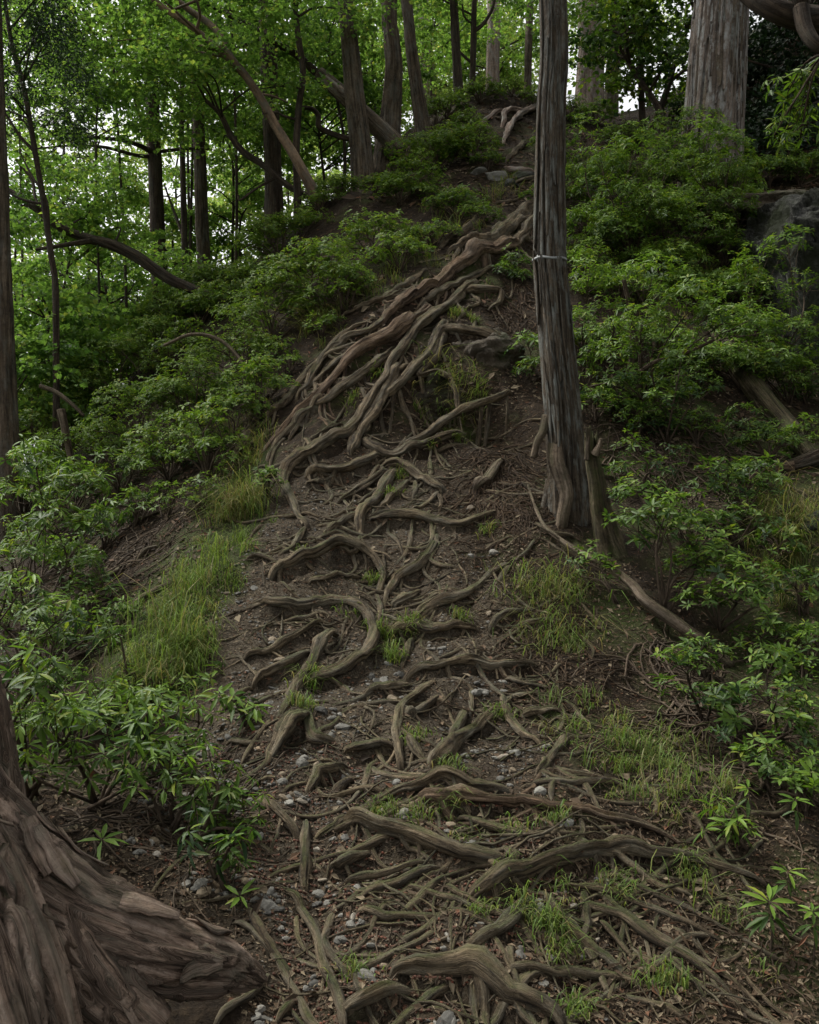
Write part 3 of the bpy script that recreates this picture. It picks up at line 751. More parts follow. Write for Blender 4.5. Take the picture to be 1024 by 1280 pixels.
# young roots that wander down between the thick ones
rg3 = np.random.default_rng(91)
for k in range(175):
    if k >= 120: u, v = rg3.uniform(380, 660), rg3.uniform(540, 800)
    elif k < 75: u, v = rg3.uniform(330, 760), rg3.uniform(640, 1250)
    elif k < 100: u, v = rg3.uniform(560, 950), rg3.uniform(980, 1260)
    else: u, v = rg3.uniform(360, 560), rg3.uniform(420, 640)
    d = hit(u, v); x, y = (u - 512) / F * d, d
    m = 26; ln = rg3.uniform(0.35, 1.1); r0 = rg3.uniform(0.008, 0.021)
    a = (0 if rg3.random() < .5 else math.pi) + rg3.normal(0, .35) - (0.5 if rg3.random() < .5 else -.5) * rg3.random() if rg3.random() < .65 else -math.pi / 2 + rg3.normal(0, .4)
    ang = a + np.cumsum(rg3.normal(0, 0.13, m)) + 0.5 * np.sin(np.linspace(0, rg3.uniform(2, 6), m))
    xs = x + np.cumsum(np.cos(ang)) * ln / m; ys = y + np.cumsum(np.sin(ang)) * ln / m
    t = np.linspace(0, 1, m); r = r0 * (1 - .45 * t) * (1 + .2 * np.sin(t * 9 + k))
    zs = sample(HGT, xs, ys)
    zs = np.convolve(np.pad(zs, 2, 'edge'), np.ones(5) / 5, 'valid'); zs = np.maximum(zs, sample(HGT, xs, ys) - .3 * r) + .4 * r
    e = np.minimum(t, 1 - t); zs -= 1.5 * r * np.clip(1 - e / .1, 0, 1)
    root_geo.append((TH_MID, 'root', np.stack([xs, ys, zs], 1), r))
OCC = np.zeros(HB.shape, bool)                     # ground taken up by roots
for lab, mt, path, r in root_geo:
    for (x0, y0, z0), rr in zip(path, r):
        i0, i1 = np.searchsorted(GX, [x0 - rr, x0 + rr]); j0, j1 = np.searchsorted(GY, [y0 - rr, y0 + rr])
        OCC[j0:j1 + 1, i0:i1 + 1] = True
def free(x, y):
    i = np.clip(np.searchsorted(GX, x), 0, len(GX) - 1); j = np.clip(np.searchsorted(GY, y), 0, len(GY) - 1)
    return ~OCC[j, i]
SHARED = {TH_UP: 'thin roots in the tangle', TH_MID: 'thin roots on the path', TH_LOW: 'slim roots at the foot of the path', TH_BANK: 'roots in the soil bank', TH_TOP: 'roots on the crest'}
MARK = [(lab, path[::4]) for lab, mt, path, r in root_geo if lab not in SHARED and len(lab.split()) <= 12]
def nearest_root(p):
    return min(MARK, key=lambda m: ((m[1] - p) ** 2).sum(1).min())[0]
rg2 = np.random.default_rng(23)
for k, (lab, mt, path, r) in enumerate(root_geo):
    big = r.mean() > 0.02
    base = path[len(path) // 2].copy()
    o = obj('tree_root', tube_mesh('tree_root', path, r, M[mt], off=base, sides=20 if big else 8, rough=0.36 if big else 0.24, ridges=0.55 if big else 0.15, freq=3.0, seed=k % 97, flat=0.92), loc=base)
    if lab in SHARED:
        tag(o, 'thin root beside the ' + nearest_root(base), 'root', 'thin roots')
    else:
        tag(o, lab, 'root')
    if not big or path[:, 1].mean() > 12: continue
    T = unit(np.gradient(path, axis=0)); L = np.linalg.norm(np.diff(path, axis=0), axis=1).sum()
    for q in range(int(np.clip(L / 0.30, 1, 6))):
        i = rg2.integers(2, max(3, len(path) - 3)); m = 14
        a = math.atan2(T[i, 1], T[i, 0]) + rg2.choice([-1, 1]) * rg2.uniform(0.5, 1.2) + (math.pi if rg2.random() < .3 else 0)
        if math.sin(a) > 0.5 and rg2.random() < 0.7: a += math.pi
        ln = rg2.uniform(0.18, 0.6); ang = a + np.cumsum(rg2.normal(0, 0.22, m))
        xs = path[i, 0] + np.concatenate([[0], np.cumsum(np.cos(ang[1:]))]) * ln / m; ys = path[i, 1] + np.concatenate([[0], np.cumsum(np.sin(ang[1:]))]) * ln / m
        t = np.linspace(0, 1, m); r0 = r[i] * rg2.uniform(0.28, 0.55); rs = r0 * (1 - 0.6 * t)
        zs = sample(HGT, xs, ys) + rs * 0.35; zs[0] = path[i, 2]; zs[1] = max(zs[1], (path[i, 2] + zs[2]) / 2)
        zs[-1] -= rs[-1] * 1.6; zs[-2] -= rs[-1] * .6
        obj('side_root', tube_mesh('side_root', np.stack([xs, ys, zs], 1), rs, M[mt], off=base, sides=8, rough=0.25, ridges=0.15, freq=2.2, seed=(k * 7 + q) % 83), o)

# ------------------------------------------------------------------ leaves
def leaves8(O, D, N, L, Wd, droop):
    """pointed leaves with a midrib: 8 vertices each"""
    O, D, N = np.asarray(O), unit(D), np.asarray(N)
    S = unit(np.cross(D, N)); U = np.cross(S, D)
    L = np.broadcast_to(L, (len(O),))[:, None]; Wd = np.broadcast_to(Wd, (len(O),))[:, None]; dr = np.broadcast_to(droop, (len(O),))[:, None]
    def at(t, s, c): return O + D * L * t + S * Wd * s + U * (c * Wd - dr * L * t * t)
    V = np.stack([at(0, 0, 0), at(.34, -.42, .16), at(.34, 0, 0), at(.34, .42, .16), at(.7, -.36, .14), at(.7, 0, 0), at(.7, .36, .14), at(1, 0, 0)], 1)
    k = np.arange(len(O))[:, None] * 8
    Qd = np.array([[1, 2, 5, 4], [2, 3, 6, 5]]); Tr = np.array([[0, 2, 1], [0, 3, 2], [4, 5, 7], [5, 6, 7]])
    return V.reshape(-1, 3), (k[:, :, None] + Qd[None]).reshape(-1, 4), (k[:, :, None] + Tr[None]).reshape(-1, 3)

def leaves4(O, D, N, L, Wd):
    O, D, N = np.asarray(O), unit(D), np.asarray(N)
    S = unit(np.cross(D, N)); U = np.cross(S, D)
    L = np.broadcast_to(L, (len(O),))[:, None]; Wd = np.broadcast_to(Wd, (len(O),))[:, None]
    V = np.stack([O, O + D * L * .45 - S * Wd * .5 + U * Wd * .12, O + D * L - U * L * .1, O + D * L * .45 + S * Wd * .5 + U * Wd * .12], 1)
    k = np.arange(len(O))[:, None] * 4
    Tr = np.array([[0, 2, 1], [0, 3, 2]])
    return V.reshape(-1, 3), (k[:, :, None] + Tr[None]).reshape(-1, 3)

def rand_dir(n, zmin=-1, zmax=1):
    a = RNG.uniform(0, 2 * np.pi, n); z = RNG.uniform(zmin, zmax, n); r = np.sqrt(1 - z * z)
    return np.stack([r * np.cos(a), r * np.sin(a), z], 1)

LEAF_UNIT = {}
def unit_leaf(matname, age, ratio, droop):
    key = (matname, age, ratio, droop)
    if key not in LEAF_UNIT:
        V, Qd, Tr = leaves8(np.zeros((1, 3)), [[1, 0, 0]], [[0, 0, 1]], 1.0, ratio, droop)
        LEAF_UNIT[key] = mesh_from('leaf', V, Qd, Tr, M[matname], True, {'age': np.full(8, age), 'rnd': np.zeros(8)})
    return LEAF_UNIT[key]

def whorls(C, AX, n_leaf, L, ratio, spread=0.35, rise=(-0.5, 0.35)):
    """leaf rosettes at C, facing AX -> origins, directions, normals, lengths"""
    m = len(C)
    ax = unit(AX)
    h = unit(np.cross(ax, rand_dir(m))); g = np.cross(ax, h)
    a = (np.arange(n_leaf)[None, :] * 2.399 + RNG.uniform(0, 6.28, (m, 1)) + RNG.normal(0, 0.25, (m, n_leaf)))
    e = RNG.uniform(rise[0], rise[1], (m, n_leaf))
    R = np.cos(a)[..., None] * h[:, None] + np.sin(a)[..., None] * g[:, None]
    D = R * np.cos(e)[..., None] + ax[:, None] * np.sin(e)[..., None]
    N = ax[:, None] * np.cos(e)[..., None] - R * np.sin(e)[..., None] + RNG.normal(0, 0.22, (m, n_leaf, 3))
    O = C[:, None] + ax[:, None] * RNG.uniform(-spread, spread, (m, n_leaf, 1)) * L * 0.5 + D * L * 0.06
    LL = L * RNG.uniform(0.6, 1.15, (m, n_leaf))
    return O.reshape(-1, 3), D.reshape(-1, 3), N.reshape(-1, 3), LL.ravel()

KINDS = {  # material, leaf length m, width ratio, leaves per whorl, droop, rise
 'ever': ('leaf_ever', 0.075, 0.27, 8, 0.25, (-0.55, 0.4)),
 'broad': ('leaf_ever', 0.068, 0.36, 8, 0.15, (-0.25, 0.5)),
 'lance': ('leaf_ever', 0.095, 0.25, 8, 0.28, (-0.65, 0.3)),
 'small': ('leaf_small', 0.055, 0.42, 6, 0.12, (-0.4, 0.35)),
 'tiny': ('leaf_small', 0.045, 0.45, 6, 0.1, (-0.4, 0.4)),
}
DENS = {'ever': 62, 'broad': 48, 'lance': 30, 'small': 120, 'tiny': 150}
def shrub(name, label, cat, base, clumps, kind, density=1.0, group=None, single=False, stems=True, bright=0.5, twig_r=0.010, flat=0.45):
    """clumps: (centre xyz, radius m). leaves in rosettes over every clump, stems from the base"""
    mt, L, ratio, nl, droop, rise = KINDS[kind]
    root = thing(name, label, cat, base, group)
    base = np.asarray(base, float)
    allO, allD, allN, allL, age = [], [], [], [], []
    tw = Buf()
    for ci, (c, r) in enumerate(clumps):
        c = np.asarray(c, float)
        m = max(4, int(density * DENS[kind] * (r / 0.25) ** 2))
        P = rand_dir(m, -0.45, 1) * RNG.uniform(0.35, 1.0, (m, 1)) ** 0.6 * r
        P[:, 2] *= flat
        C = c + P + RNG.normal(0, 0.02, (m, 3))
        g = sample(HGT, C[:, 0], C[:, 1]); C[:, 2] = np.maximum(C[:, 2], g + 0.03)
        AX = np.array([0, 0, 1.0]) + P / r * 0.75 + RNG.normal(0, 0.25, (m, 3)) + np.array([0, -0.12, 0])
        O, D, N, LL = whorls(C, AX, nl, L * RNG.uniform(0.72, 1.12), ratio, rise=rise)
        LL = LL * np.repeat(RNG.uniform(0.6, 1.15, m), nl)
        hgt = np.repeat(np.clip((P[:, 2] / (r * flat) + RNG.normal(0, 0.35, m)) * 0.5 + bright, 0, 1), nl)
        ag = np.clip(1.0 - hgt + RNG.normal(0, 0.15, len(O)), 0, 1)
        allO.append(O); allD.append(D); allN.append(N); allL.append(LL); age.append(ag)
        if stems:
            ctl = [base + RNG.normal(0, 0.015, 3), base * 0.5 + c * 0.5 + np.array([*RNG.normal(0, 0.12 * np.linalg.norm(c - base), 2), 0.05]), c - np.array([0, 0, r * flat * 0.3])]
            n = 9
            pth = catmull(ctl, n)
            V, Qd, Tr, rc = tube(pth, np.linspace(twig_r, twig_r * 0.45, n), sides=5, rough=0.1, seed=ci)
            if len(clumps) <= 14:
                obj('stem', mesh_from('stem', V, Qd, Tr, M['twig'], True, {'rc': rc}, base), root)
            else:
                tw.add(V, Qd, Tr, rc=rc)
            for j in RNG.choice(m, min(m, 6), replace=False):
                k0 = pth[RNG.integers(n // 2, n)]
                V, Qd, Tr, rc = tube(catmull([k0, (k0 + C[j]) / 2 + np.array([0, 0, -0.02]), C[j]], 4), [twig_r * .4, twig_r * .33, twig_r * .27, twig_r * .2], sides=3, rough=0.0, cap=False)
                tw.add(V, Qd, Tr, rc=rc)
    O = np.concatenate(allO); D = np.concatenate(allD); N = np.concatenate(allN); LL = np.concatenate(allL); age = np.concatenate(age)
    if tw.n:
        tag(obj('twigs', tw.mesh('twigs', M['twig'], base), root), kind='stuff')
    first = np.zeros(len(O), bool)
    if single:
        key = -O[:, 2] * 0 + LL / np.maximum(O[:, 1], 1) - age * 0.004
        order = np.argsort(-key)[:300]
        first[order] = True
        for i in order:
            lo = obj('leaf', unit_leaf(mt, round(float(age[i]) * 4) / 4, ratio, round(droop * RNG.uniform(0.6, 1.4) * 10) / 10), root)
            d = D[i] / np.linalg.norm(D[i]); s = np.cross(N[i], d); s /= np.linalg.norm(s) + 1e-9; u = np.cross(d, s)
            mx = Matrix(((d[0], s[0], u[0], 0), (d[1], s[1], u[1], 0), (d[2], s[2], u[2], 0), (0, 0, 0, 1)))
            lo.matrix_basis = Matrix.Translation(O[i] - base) @ mx @ Matrix.Scale(float(LL[i]), 4)
    rest = ~first
    if rest.any():
        if kind in ('small', 'tiny') or base[1] > 6.7:
            nv = 4; Qd = None; V, Tr = leaves4(O[rest], D[rest], N[rest], LL[rest], LL[rest] * ratio * 1.15)
        else:
            nv = 8; V, Qd, Tr = leaves8(O[rest], D[rest], N[rest], LL[rest], LL[rest] * ratio, droop * RNG.uniform(0.5, 1.6, rest.sum()))
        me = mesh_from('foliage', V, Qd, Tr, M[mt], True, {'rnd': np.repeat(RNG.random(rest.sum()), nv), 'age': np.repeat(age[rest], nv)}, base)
        tag(obj('foliage', me, root), kind='stuff')
    return root

def ground_at(u, v, default=12.0):
    d = hit(u, v, HGT, default)
    p = ray(u, v, d); p[2] = sample(HGT, p[0], p[1])
    return p, d

def pshrub(label, base_uv, clumps, kind, density=1.0, group=None, single=False, bright=0.5, cat='shrub', name='shrub', twig_r=0.010, d=None, flat=0.62):
    """clumps given as (u, v, radius px, depth offset m) on the photograph; depth counted from where the base meets the ground"""
    b, dist = ground_at(*base_uv)
    if d is not None:
        dist = d; b = ray(base_uv[0], base_uv[1], d); b[2] = sample(HGT, b[0], b[1])
    cl = []
    for c in clumps:
        dz = dist + (c[3] if len(c) > 3 else 0)
        cl.append((ray(c[0], c[1], dz), c[2] * dz / F))
    return shrub(name, label, cat, b, cl, kind, density, group, single, True, bright, twig_r, flat)

def dome(label, u, vt, vb, hw, kind, density=1.0, group=None, bright=0.5, d=None, name='bush', cat='bush', n=None):
    """a leafy bush standing on the ground, its foot at pixel (u, vb)"""
    b, dist = ground_at(u, vb)
    if d is not None:
        dist = d; b = ray(u, vb, d); b[2] = sample(HGT, b[0], b[1])
    top = ray(u, vt, dist)[2]
    H = max(0.25, top - b[2]); R = hw * dist / F
    n = n or int(np.clip(7 + R * 12, 8, 14))
    cl = []
    for k in range(n):
        a = k * 2.399 + RNG.uniform(0, 1); rr = math.sqrt((k + 0.5) / n)
        z = H * (0.95 - 0.62 * rr ** 1.6) * RNG.uniform(0.78, 1.05)
        p = b + np.array([R * rr * math.cos(a), 0.8 * R * rr * math.sin(a), 0])
        p[2] = max(b[2] + z, sample(HGT, p[0], p[1]) + 0.15)
        cl.append((p, R * RNG.uniform(0.36, 0.55)))
    return shrub(name, label, cat, b, cl, kind, density, group, False, True, bright, 0.009, 0.5)

# ------------------------------------------------------------------ trees
def bough(path, r0, r1, mat, parent, off, name='branch', sides=8, seed=0, rough=0.15):
    p = np.asarray(path, float)
    n = int(np.clip(len(p) * 7, 12, 50))
    pp = catmull(p, n)
    return obj(name, tube_mesh(name, pp, np.linspace(r0, r1, n), M[mat], off, sides=sides, rough=rough, seed=seed, freq=1.2), parent)

def sprays(C, R, per, size, buf, up=0.75, droop=0.0, ratio=0.8, thick=0.10, age0=0.0):
    """flat layered sprays of small leaves at C with radius R"""
    m = len(C)
    a = RNG.uniform(0, 6.283, (m, per)); r = np.sqrt(RNG.uniform(0.0, 1, (m, per))) * np.asarray(R)[:, None]
    # ragged outline: a lobed radius
    lob = 0.72 + 0.38 * np.sin(a * RNG.integers(2, 5, (m, 1)) + RNG.uniform(0, 6.28, (m, 1)))
    r = r * lob
    P = np.stack([r * np.cos(a), r * np.sin(a), RNG.normal(0, thick, (m, per)) * np.asarray(R)[:, None] - droop * r ** 2 / np.asarray(R)[:, None]], -1)
    tilt = RNG.normal(0, 0.22, (m, 2))
    P[..., 2] += P[..., 0] * tilt[:, None, 0] + P[..., 1] * tilt[:, None, 1]
    O = (C[:, None] + P).reshape(-1, 3); k = len(O)
    D = np.stack([np.cos(a), np.sin(a), np.full_like(a, -0.25)], -1).reshape(-1, 3) + RNG.normal(0, 0.6, (k, 3))
    N = np.array([0, 0, up]) + RNG.normal(0, 0.42, (k, 3))
    L = size * RNG.uniform(0.6, 1.25, k)
    V, T = leaves4(O, D, N, L, L * ratio)
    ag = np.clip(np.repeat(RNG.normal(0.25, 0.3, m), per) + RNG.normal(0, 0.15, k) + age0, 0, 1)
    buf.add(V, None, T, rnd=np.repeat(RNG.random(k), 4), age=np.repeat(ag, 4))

def crown(root, base, centre, radii, n_sp, per, size, mat, sp_r=(0.3, 0.6), trunk_pts=None, n_br=6, bmat='bark_dark', br=0.035, droop=0.25, ratio=0.8, thick=0.1, age0=0.0):
    centre = np.asarray(centre, float); radii = np.asarray(radii, float)
    P = rand_dir(n_sp, -0.9, 1) * RNG.uniform(0.25, 1, (n_sp, 1)) ** 0.5 * radii
    C = centre + P
    g = sample(HGT, C[:, 0], C[:, 1]); C[:, 2] = np.maximum(C[:, 2], g + 0.3)
    b = Buf()
    sprays(C, RNG.uniform(sp_r[0], sp_r[1], n_sp), per, size, b, droop=droop, ratio=ratio, thick=thick, age0=age0)
    tp = np.asarray(trunk_pts, float) if trunk_pts is not None else np.stack([base, centre])
    tsm = catmull(tp, 30)
    ends = []
    for k in range(n_br):
        e = C[RNG.integers(0, n_sp)]
        s = tsm[np.argmin(np.abs(tsm[:, 2] - (e[2] - 0.35 * np.linalg.norm((e - centre)[:2]))))]
        mid = s * 0.45 + e * 0.55 + np.array([*RNG.normal(0, 0.12, 2), 0.12])
        pth = catmull([s, mid, e], 14); ends.append(pth)
        obj('branch', tube_mesh('branch', pth, np.linspace(br, br * 0.3, 14), M[bmat], base, sides=6, rough=0.15, seed=k), root)
    if ends:
        bs = np.concatenate(ends); tw = Buf()
        for c in C[:min(n_sp, 60)]:
            s = bs[np.argmin(((bs - c) ** 2).sum(1))]
            V, Qd, T, rc = tube(catmull([s, (s + c) / 2 + [0, 0, 0.05], c], 5), np.linspace(br * 0.25, br * 0.1, 5), sides=4, rough=0, cap=False)
            tw.add(V, Qd, T, rc=rc)
        tag(obj('twigs', tw.mesh('twigs', M[bmat], base), root), kind='stuff')
    return tag(obj('crown', b.mesh('crown', M[mat], base, smooth=False), root), kind='stuff')

def trunk_path(P, d, base_d=None):
    """trunk points (u, v) at one distance; the foot is carried down to the ground"""
    X = [ray(u, v, d) for u, v in P]
    f = X[0].copy(); f[2] = min(f[2], sample(HGT, f[0], f[1])) - 0.15
    if f[2] < X[0][2] - 0.05: X = [f] + X
    else: X[0] = f
    return X

def forest_tree(label, P, widths, d, mat, name='forest_tree', cat='tree', sides=18, top=None, crown_kw=None, group=None, ridges=0.2, rough=0.08, flare=1.35, boughs=()):
    X = trunk_path(P, d)
    if top is not None:                       # carry the trunk on above the frame
        t = X[-1] + unit(X[-1] - X[-2]) * 0.5; t = X[-1] + (X[-1] - X[1 if len(X) > 2 else 0]) / max(1e-3, np.linalg.norm(X[-1] - X[1 if len(X) > 2 else 0])) * top
        X = X + [t]
    X = np.array(X); base = X[0].copy(); base[2] = sample(HGT, base[0], base[1])
    n = 60
    s = np.concatenate([[0], np.cumsum(np.linalg.norm(np.diff(X, axis=0), axis=1))])
    # even samples along the trunk
    dense = catmull(X, 240); ss = np.concatenate([[0], np.cumsum(np.linalg.norm(np.diff(dense, axis=0), axis=1))])
    tt = np.linspace(0, ss[-1], n); pth = np.stack([np.interp(tt, ss, dense[:, k]) for k in range(3)], 1)
    w = np.asarray(widths, float) * d / F * 0.5
    r = interp(w, n) if top is None else np.concatenate([interp(w, 42), np.linspace(w[-1], w[-1] * 0.55, n - 42)])
    r = r * (1 + (flare - 1) * np.exp(-tt / (3.5 * w[0] + 0.05)))
    root = thing(name, label, cat, base, group)
    obj('trunk', tube_mesh('trunk', pth, r, M[mat], base, sides=sides, rough=rough, ridges=ridges, seed=abs(hash(label)) % 89 if False else len(label) % 89, freq=0.7), root)
    for (bp, w0, w1) in boughs:
        bough([ray(q[0], q[1], d + (q[2] if len(q) > 2 else 0)) for q in bp], w0 * d / F * 0.5, w1 * d / F * 0.5, mat, root, base, seed=len(bp))
    if crown_kw:
        kw = dict(crown_kw); c = kw.pop('c'); dc = kw.pop('d', d)
        crown(root, base, ray(c[0], c[1], dc), trunk_pts=pth, bmat=mat, **kw)
    return root, base, pth, r

DK = dict(n_sp=26, per=80, size=0.10, mat='leaf_con', sp_r=(0.4, 0.8), n_br=8, br=0.04, droop=0.5, ratio=0.35)
def above(c, rad=(2.4, 2.4, 1.8), **k):
    kw = dict(DK); kw.update(c=c, radii=rad); kw.update(k); return kw

forest_tree('tall grey-brown cypress with peeling bark at the bend of the ridge', [(455,252),(452,200),(444,120),(438,60),(432,0)], [29,26,23,20,19], 14, 'bark_far', top=5, sides=26, ridges=0.3, crown_kw=above((430,-260)))
forest_tree('straight dark trunk behind the leaning smooth tree', [(343,300),(342,220),(338,120),(336,50),(334,0)], [26,23,23,22,20], 15, 'bark_dark', top=5, crown_kw=above((334,-240)))
forest_tree('straight brown trunk with a pair of level side limbs', [(206,440),(203,410),(198,320),(194,220),(190,110),(187,0)], [23,22,19,18,16,13], 17, 'bark_dark', top=4, crown_kw=above((187,-180)),
            boughs=[([(193,192),(175,182,-.3),(150,175,-.6),(120,172,-.8),(95,167,-1)], 7, 3), ([(194,196),(170,194,-.2),(130,184,-.5),(90,182,-.7),(45,186,-.9)], 6, 2), ([(193,180),(180,160,-.1),(168,125,-.1),(160,95,-.2)], 4, 1.5), ([(196,190),(230,186,.2),(262,186,.3)], 5, 3)])
forest_tree('grey trunk standing beside the thin dark one', [(257,390),(255,330),(251,230),(247,130),(244,0)], [20,18,17,15,13], 18, 'bark_far', top=4, crown_kw=above((244,-170)))
forest_tree('thin dark trunk between the brown and the grey trunk', [(233,390),(231,320),(229,220),(227,140),(230,60)], [9,9,8,7,5], 16.5, 'bark_dark', crown_kw=dict(c=(228,60), radii=(1.6,1.6,1.1), n_sp=45, per=110, size=0.075, mat='leaf_maple', sp_r=(0.3,0.6), n_br=6, br=0.02),
            boughs=[([(231,300),(218,265,.2),(205,230,.3)], 5, 2)])
forest_tree('broad trunk beside the whorled shrub with bark in strips', [(8,570),(5,480),(2,380),(-1,280),(-4,180),(-8,60)], [36,31,29,26,24,20], 10.2, 'bark_far', top=4, sides=26, ridges=0.3, crown_kw=above((-30,-330), (2.2,2.2,1.6)))
forest_tree('slender leaning conifer hung with dark drooping sprays', [(70,380),(64,320),(54,250),(44,190),(30,110),(14,50),(2,-30)], [10,9,9,8,7,6,4], 11, 'bark_dark',
            crown_kw=dict(c=(30,70), radii=(0.75,0.9,1.1), n_sp=75, per=130, size=0.055, mat='leaf_con', sp_r=(0.25,0.5), n_br=9, br=0.014, droop=0.9, ratio=0.35, thick=0.25),
            boughs=[([(44,190),(25,170),(5,140),(-20,120)], 5, 2), ([(55,255),(30,250),(0,235)], 4, 2), ([(62,300),(58,250),(40,220,.1),(25,190,.2)], 4, 2)])
forest_tree('slender dark sapling behind the cypress', [(372,235),(370,190),(374,130),(379,90),(372,40),(368,-20)], [9,9,9,8,8,7], 13.4, 'bark_dark', flare=1.1,
            crown_kw=dict(c=(385,-40), radii=(1.3,1.3,0.9), n_sp=36, per=110, size=0.07, mat='leaf_maple', sp_r=(0.3,0.55), n_br=6, br=0.02),
            boughs=[([(371,150),(355,145,-.2),(345,140,-.3),(330,142,-.5)], 4, 2), ([(376,110),(350,108),(320,112,-.2)], 3, 1)])
forest_tree('fluted double trunk with stringy bark on the ridge', [(484,205),(488,150),(492,90),(489,40),(487,0)], [34,25,22,21,20], 15, 'bark_far', top=4, sides=26, ridges=0.45, flare=1.6, crown_kw=above((487,-230)))
forest_tree('brown trunk bent at its foot right of the double trunk', [(529,168),(524,130),(517,80),(512,40),(508,0)], [20,16,14,13,12], 15.4, 'bark_far', top=4, crown_kw=above((508,-230)))
forest_tree('dark straight pole of a tree on the crest', [(574,140),(573,110),(570,60),(567,0)], [13,12,11,11], 17, 'bark_dark', top=3, crown_kw=above((567,-150), (1.8,1.8,1.4)))
forest_tree('thin dark tree with crooked arms on the crest', [(589,125),(591,90),(592,50),(593,0)], [8,8,7,6], 17.2, 'bark_dark', top=2,
            crown_kw=dict(c=(600,-40), radii=(1.6,1.6,1.0), n_sp=40, per=100, size=0.075, mat='leaf_maple', sp_r=(0.3,0.6), n_br=5, br=0.02),
            boughs=[([(591,40),(604,30),(615,12),(620,-8)], 6, 3), ([(591,80),(578,68),(565,55)], 4, 3), ([(590,30),(580,20),(578,5)], 3, 2)])
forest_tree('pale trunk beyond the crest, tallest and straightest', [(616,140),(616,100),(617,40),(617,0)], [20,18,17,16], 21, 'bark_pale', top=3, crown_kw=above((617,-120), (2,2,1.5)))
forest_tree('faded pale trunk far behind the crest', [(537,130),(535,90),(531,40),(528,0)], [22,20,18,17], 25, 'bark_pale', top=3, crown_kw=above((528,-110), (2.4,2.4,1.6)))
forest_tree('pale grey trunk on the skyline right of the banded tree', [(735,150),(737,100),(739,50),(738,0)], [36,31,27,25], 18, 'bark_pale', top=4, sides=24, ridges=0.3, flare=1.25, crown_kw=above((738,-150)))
forest_tree('darker trunk standing beside the pale grey skyline trunk', [(762,160),(764,110),(768,60),(770,0)], [19,16,14,13], 18.4, 'bark_far', top=4, crown_kw=above((770,-150), (1.8,1.8,1.4)))
forest_tree('thin grey sapling between the skyline trunks', [(748,150),(749,110),(751,60),(752,0)], [6,6,5,5], 19, 'bark_far', crown_kw=dict(c=(752,20), radii=(1.2,1.2,0.8), n_sp=20, per=90, size=0.08, mat='leaf_maple', sp_r=(0.3,0.6), n_br=4, br=0.02))
forest_tree('faint trunk beyond the crest beside the banded tree', [(660,135),(660,100),(661,50),(662,0)], [11,10,10,9], 22, 'bark_far', top=3, crown_kw=above((662,-90), (2,2,1.2)))

# the great cedar on the right bank
root, base, pth, r = forest_tree('great old cedar with broad grey and rust striped bark on the upper bank', [(886,250),(888,200),(893,130),(897,60),(901,0)], [78,72,67,63,61], 13, 'cedar_big', name='cedar_tree', sides=96, ridges=0.16, rough=0.04, flare=1.08, top=5,
            crown_kw=above((905,-330), (3.2,3.2,1.8), n_sp=150))

GC = (root, base, pth, r)
# leaning smooth-barked tree
forest_tree('leaning smooth tree with orange-brown bark, forked and bare below', [(402,262),(388,232),(365,190),(345,158),(330,130),(312,102),(298,84),(278,66),(240,34),(205,10),(170,-20)], [15,14,12.5,12,11,10,9.5,8,7.5,7,6], 13, 'bark_smooth', name='leaning_tree', flare=1.1, ridges=0.03, rough=0.08,
            boughs=[([(302,90),(288,70,.1),(278,48,.2),(262,30,.3),(236,12,.4),(205,-14,.5)], 10, 7), ([(322,118),(340,120,.1),(360,128,.2)], 4, 2), ([(245,40),(250,20,-.1),(246,0,-.2),(240,-20,-.2)], 5, 3), ([(275,64),(262,56,.2),(248,40,.3),(232,30,.4)], 3, 2)],
            crown_kw=dict(c=(190,-20), radii=(2.3,1.8,1.0), n_sp=90, per=120, size=0.07, mat='leaf_maple', sp_r=(0.3,0.65), n_br=9, br=0.02))
forest_tree('dark crooked limb rising beside the leaning smooth tree', [(398,250),(380,243),(360,232),(340,216),(326,204),(305,190),(290,172),(275,142),(258,126)], [9,8,8,8,8,9,8,7,5], 13.5, 'bark_dark', name='crooked_tree', flare=1.0,
            crown_kw=dict(c=(262,110), radii=(1.3,1.0,0.7), n_sp=40, per=110, size=0.07, mat='leaf_maple', sp_r=(0.3,0.6), n_br=6, br=0.016), boughs=[([(345,222),(320,236),(300,250),(298,243)], 4, 2)])
forest_tree('curved dark trunk bowing out over the slope from the bushes', [(270,378),(258,370),(238,360),(215,350),(190,334),(170,320),(140,306),(110,298),(90,291),(72,282),(52,266),(30,250),(8,236)], [15,15,15,15,15,16,15,13,12,11,10,9,7], 12.4, 'bark_dark', name='bowed_tree', flare=1.0,
            boughs=[([(120,300),(95,304,-.1),(70,308,-.2),(45,312,-.2)], 8, 4), ([(60,272),(45,250,.1),(40,225,.2),(20,200,.2)], 5, 3)],
            crown_kw=dict(c=(60,240), radii=(1.2,1.2,0.8), n_sp=30, per=110, size=0.07, mat='leaf_maple', sp_r=(0.3,0.55), n_br=5, br=0.016))
b0 = ray(486, 172, 14.6)
t = thing('dead_tree', 'broken dead trunk leaning across behind the cypress with a pale snapped end', 'dead tree', b0)
bough([ray(500,190,14.6), ray(486,172,14.6), ray(460,148,14.6), ray(430,120,14.6), ray(398,92,14.6)], 0.16, 0.115, 'bark_far', t, b0, 'trunk', 16, 4)
bough([ray(436,126,14.53), ray(420,112,14.5), ray(405,99,14.5)], 0.10, 0.07, 'bark_pale', t, b0, 'snapped_wood', 10, 6)
bough([ray(400,95,14.6), ray(370,68,14.5), ray(345,54,14.4), ray(318,36,14.4), ray(285,18,14.3), ray(240,-6,14.2)], 0.06, 0.035, 'bark_dark', t, b0, 'branch', 10, 5)
b0 = ray(440, 172, 13.9)
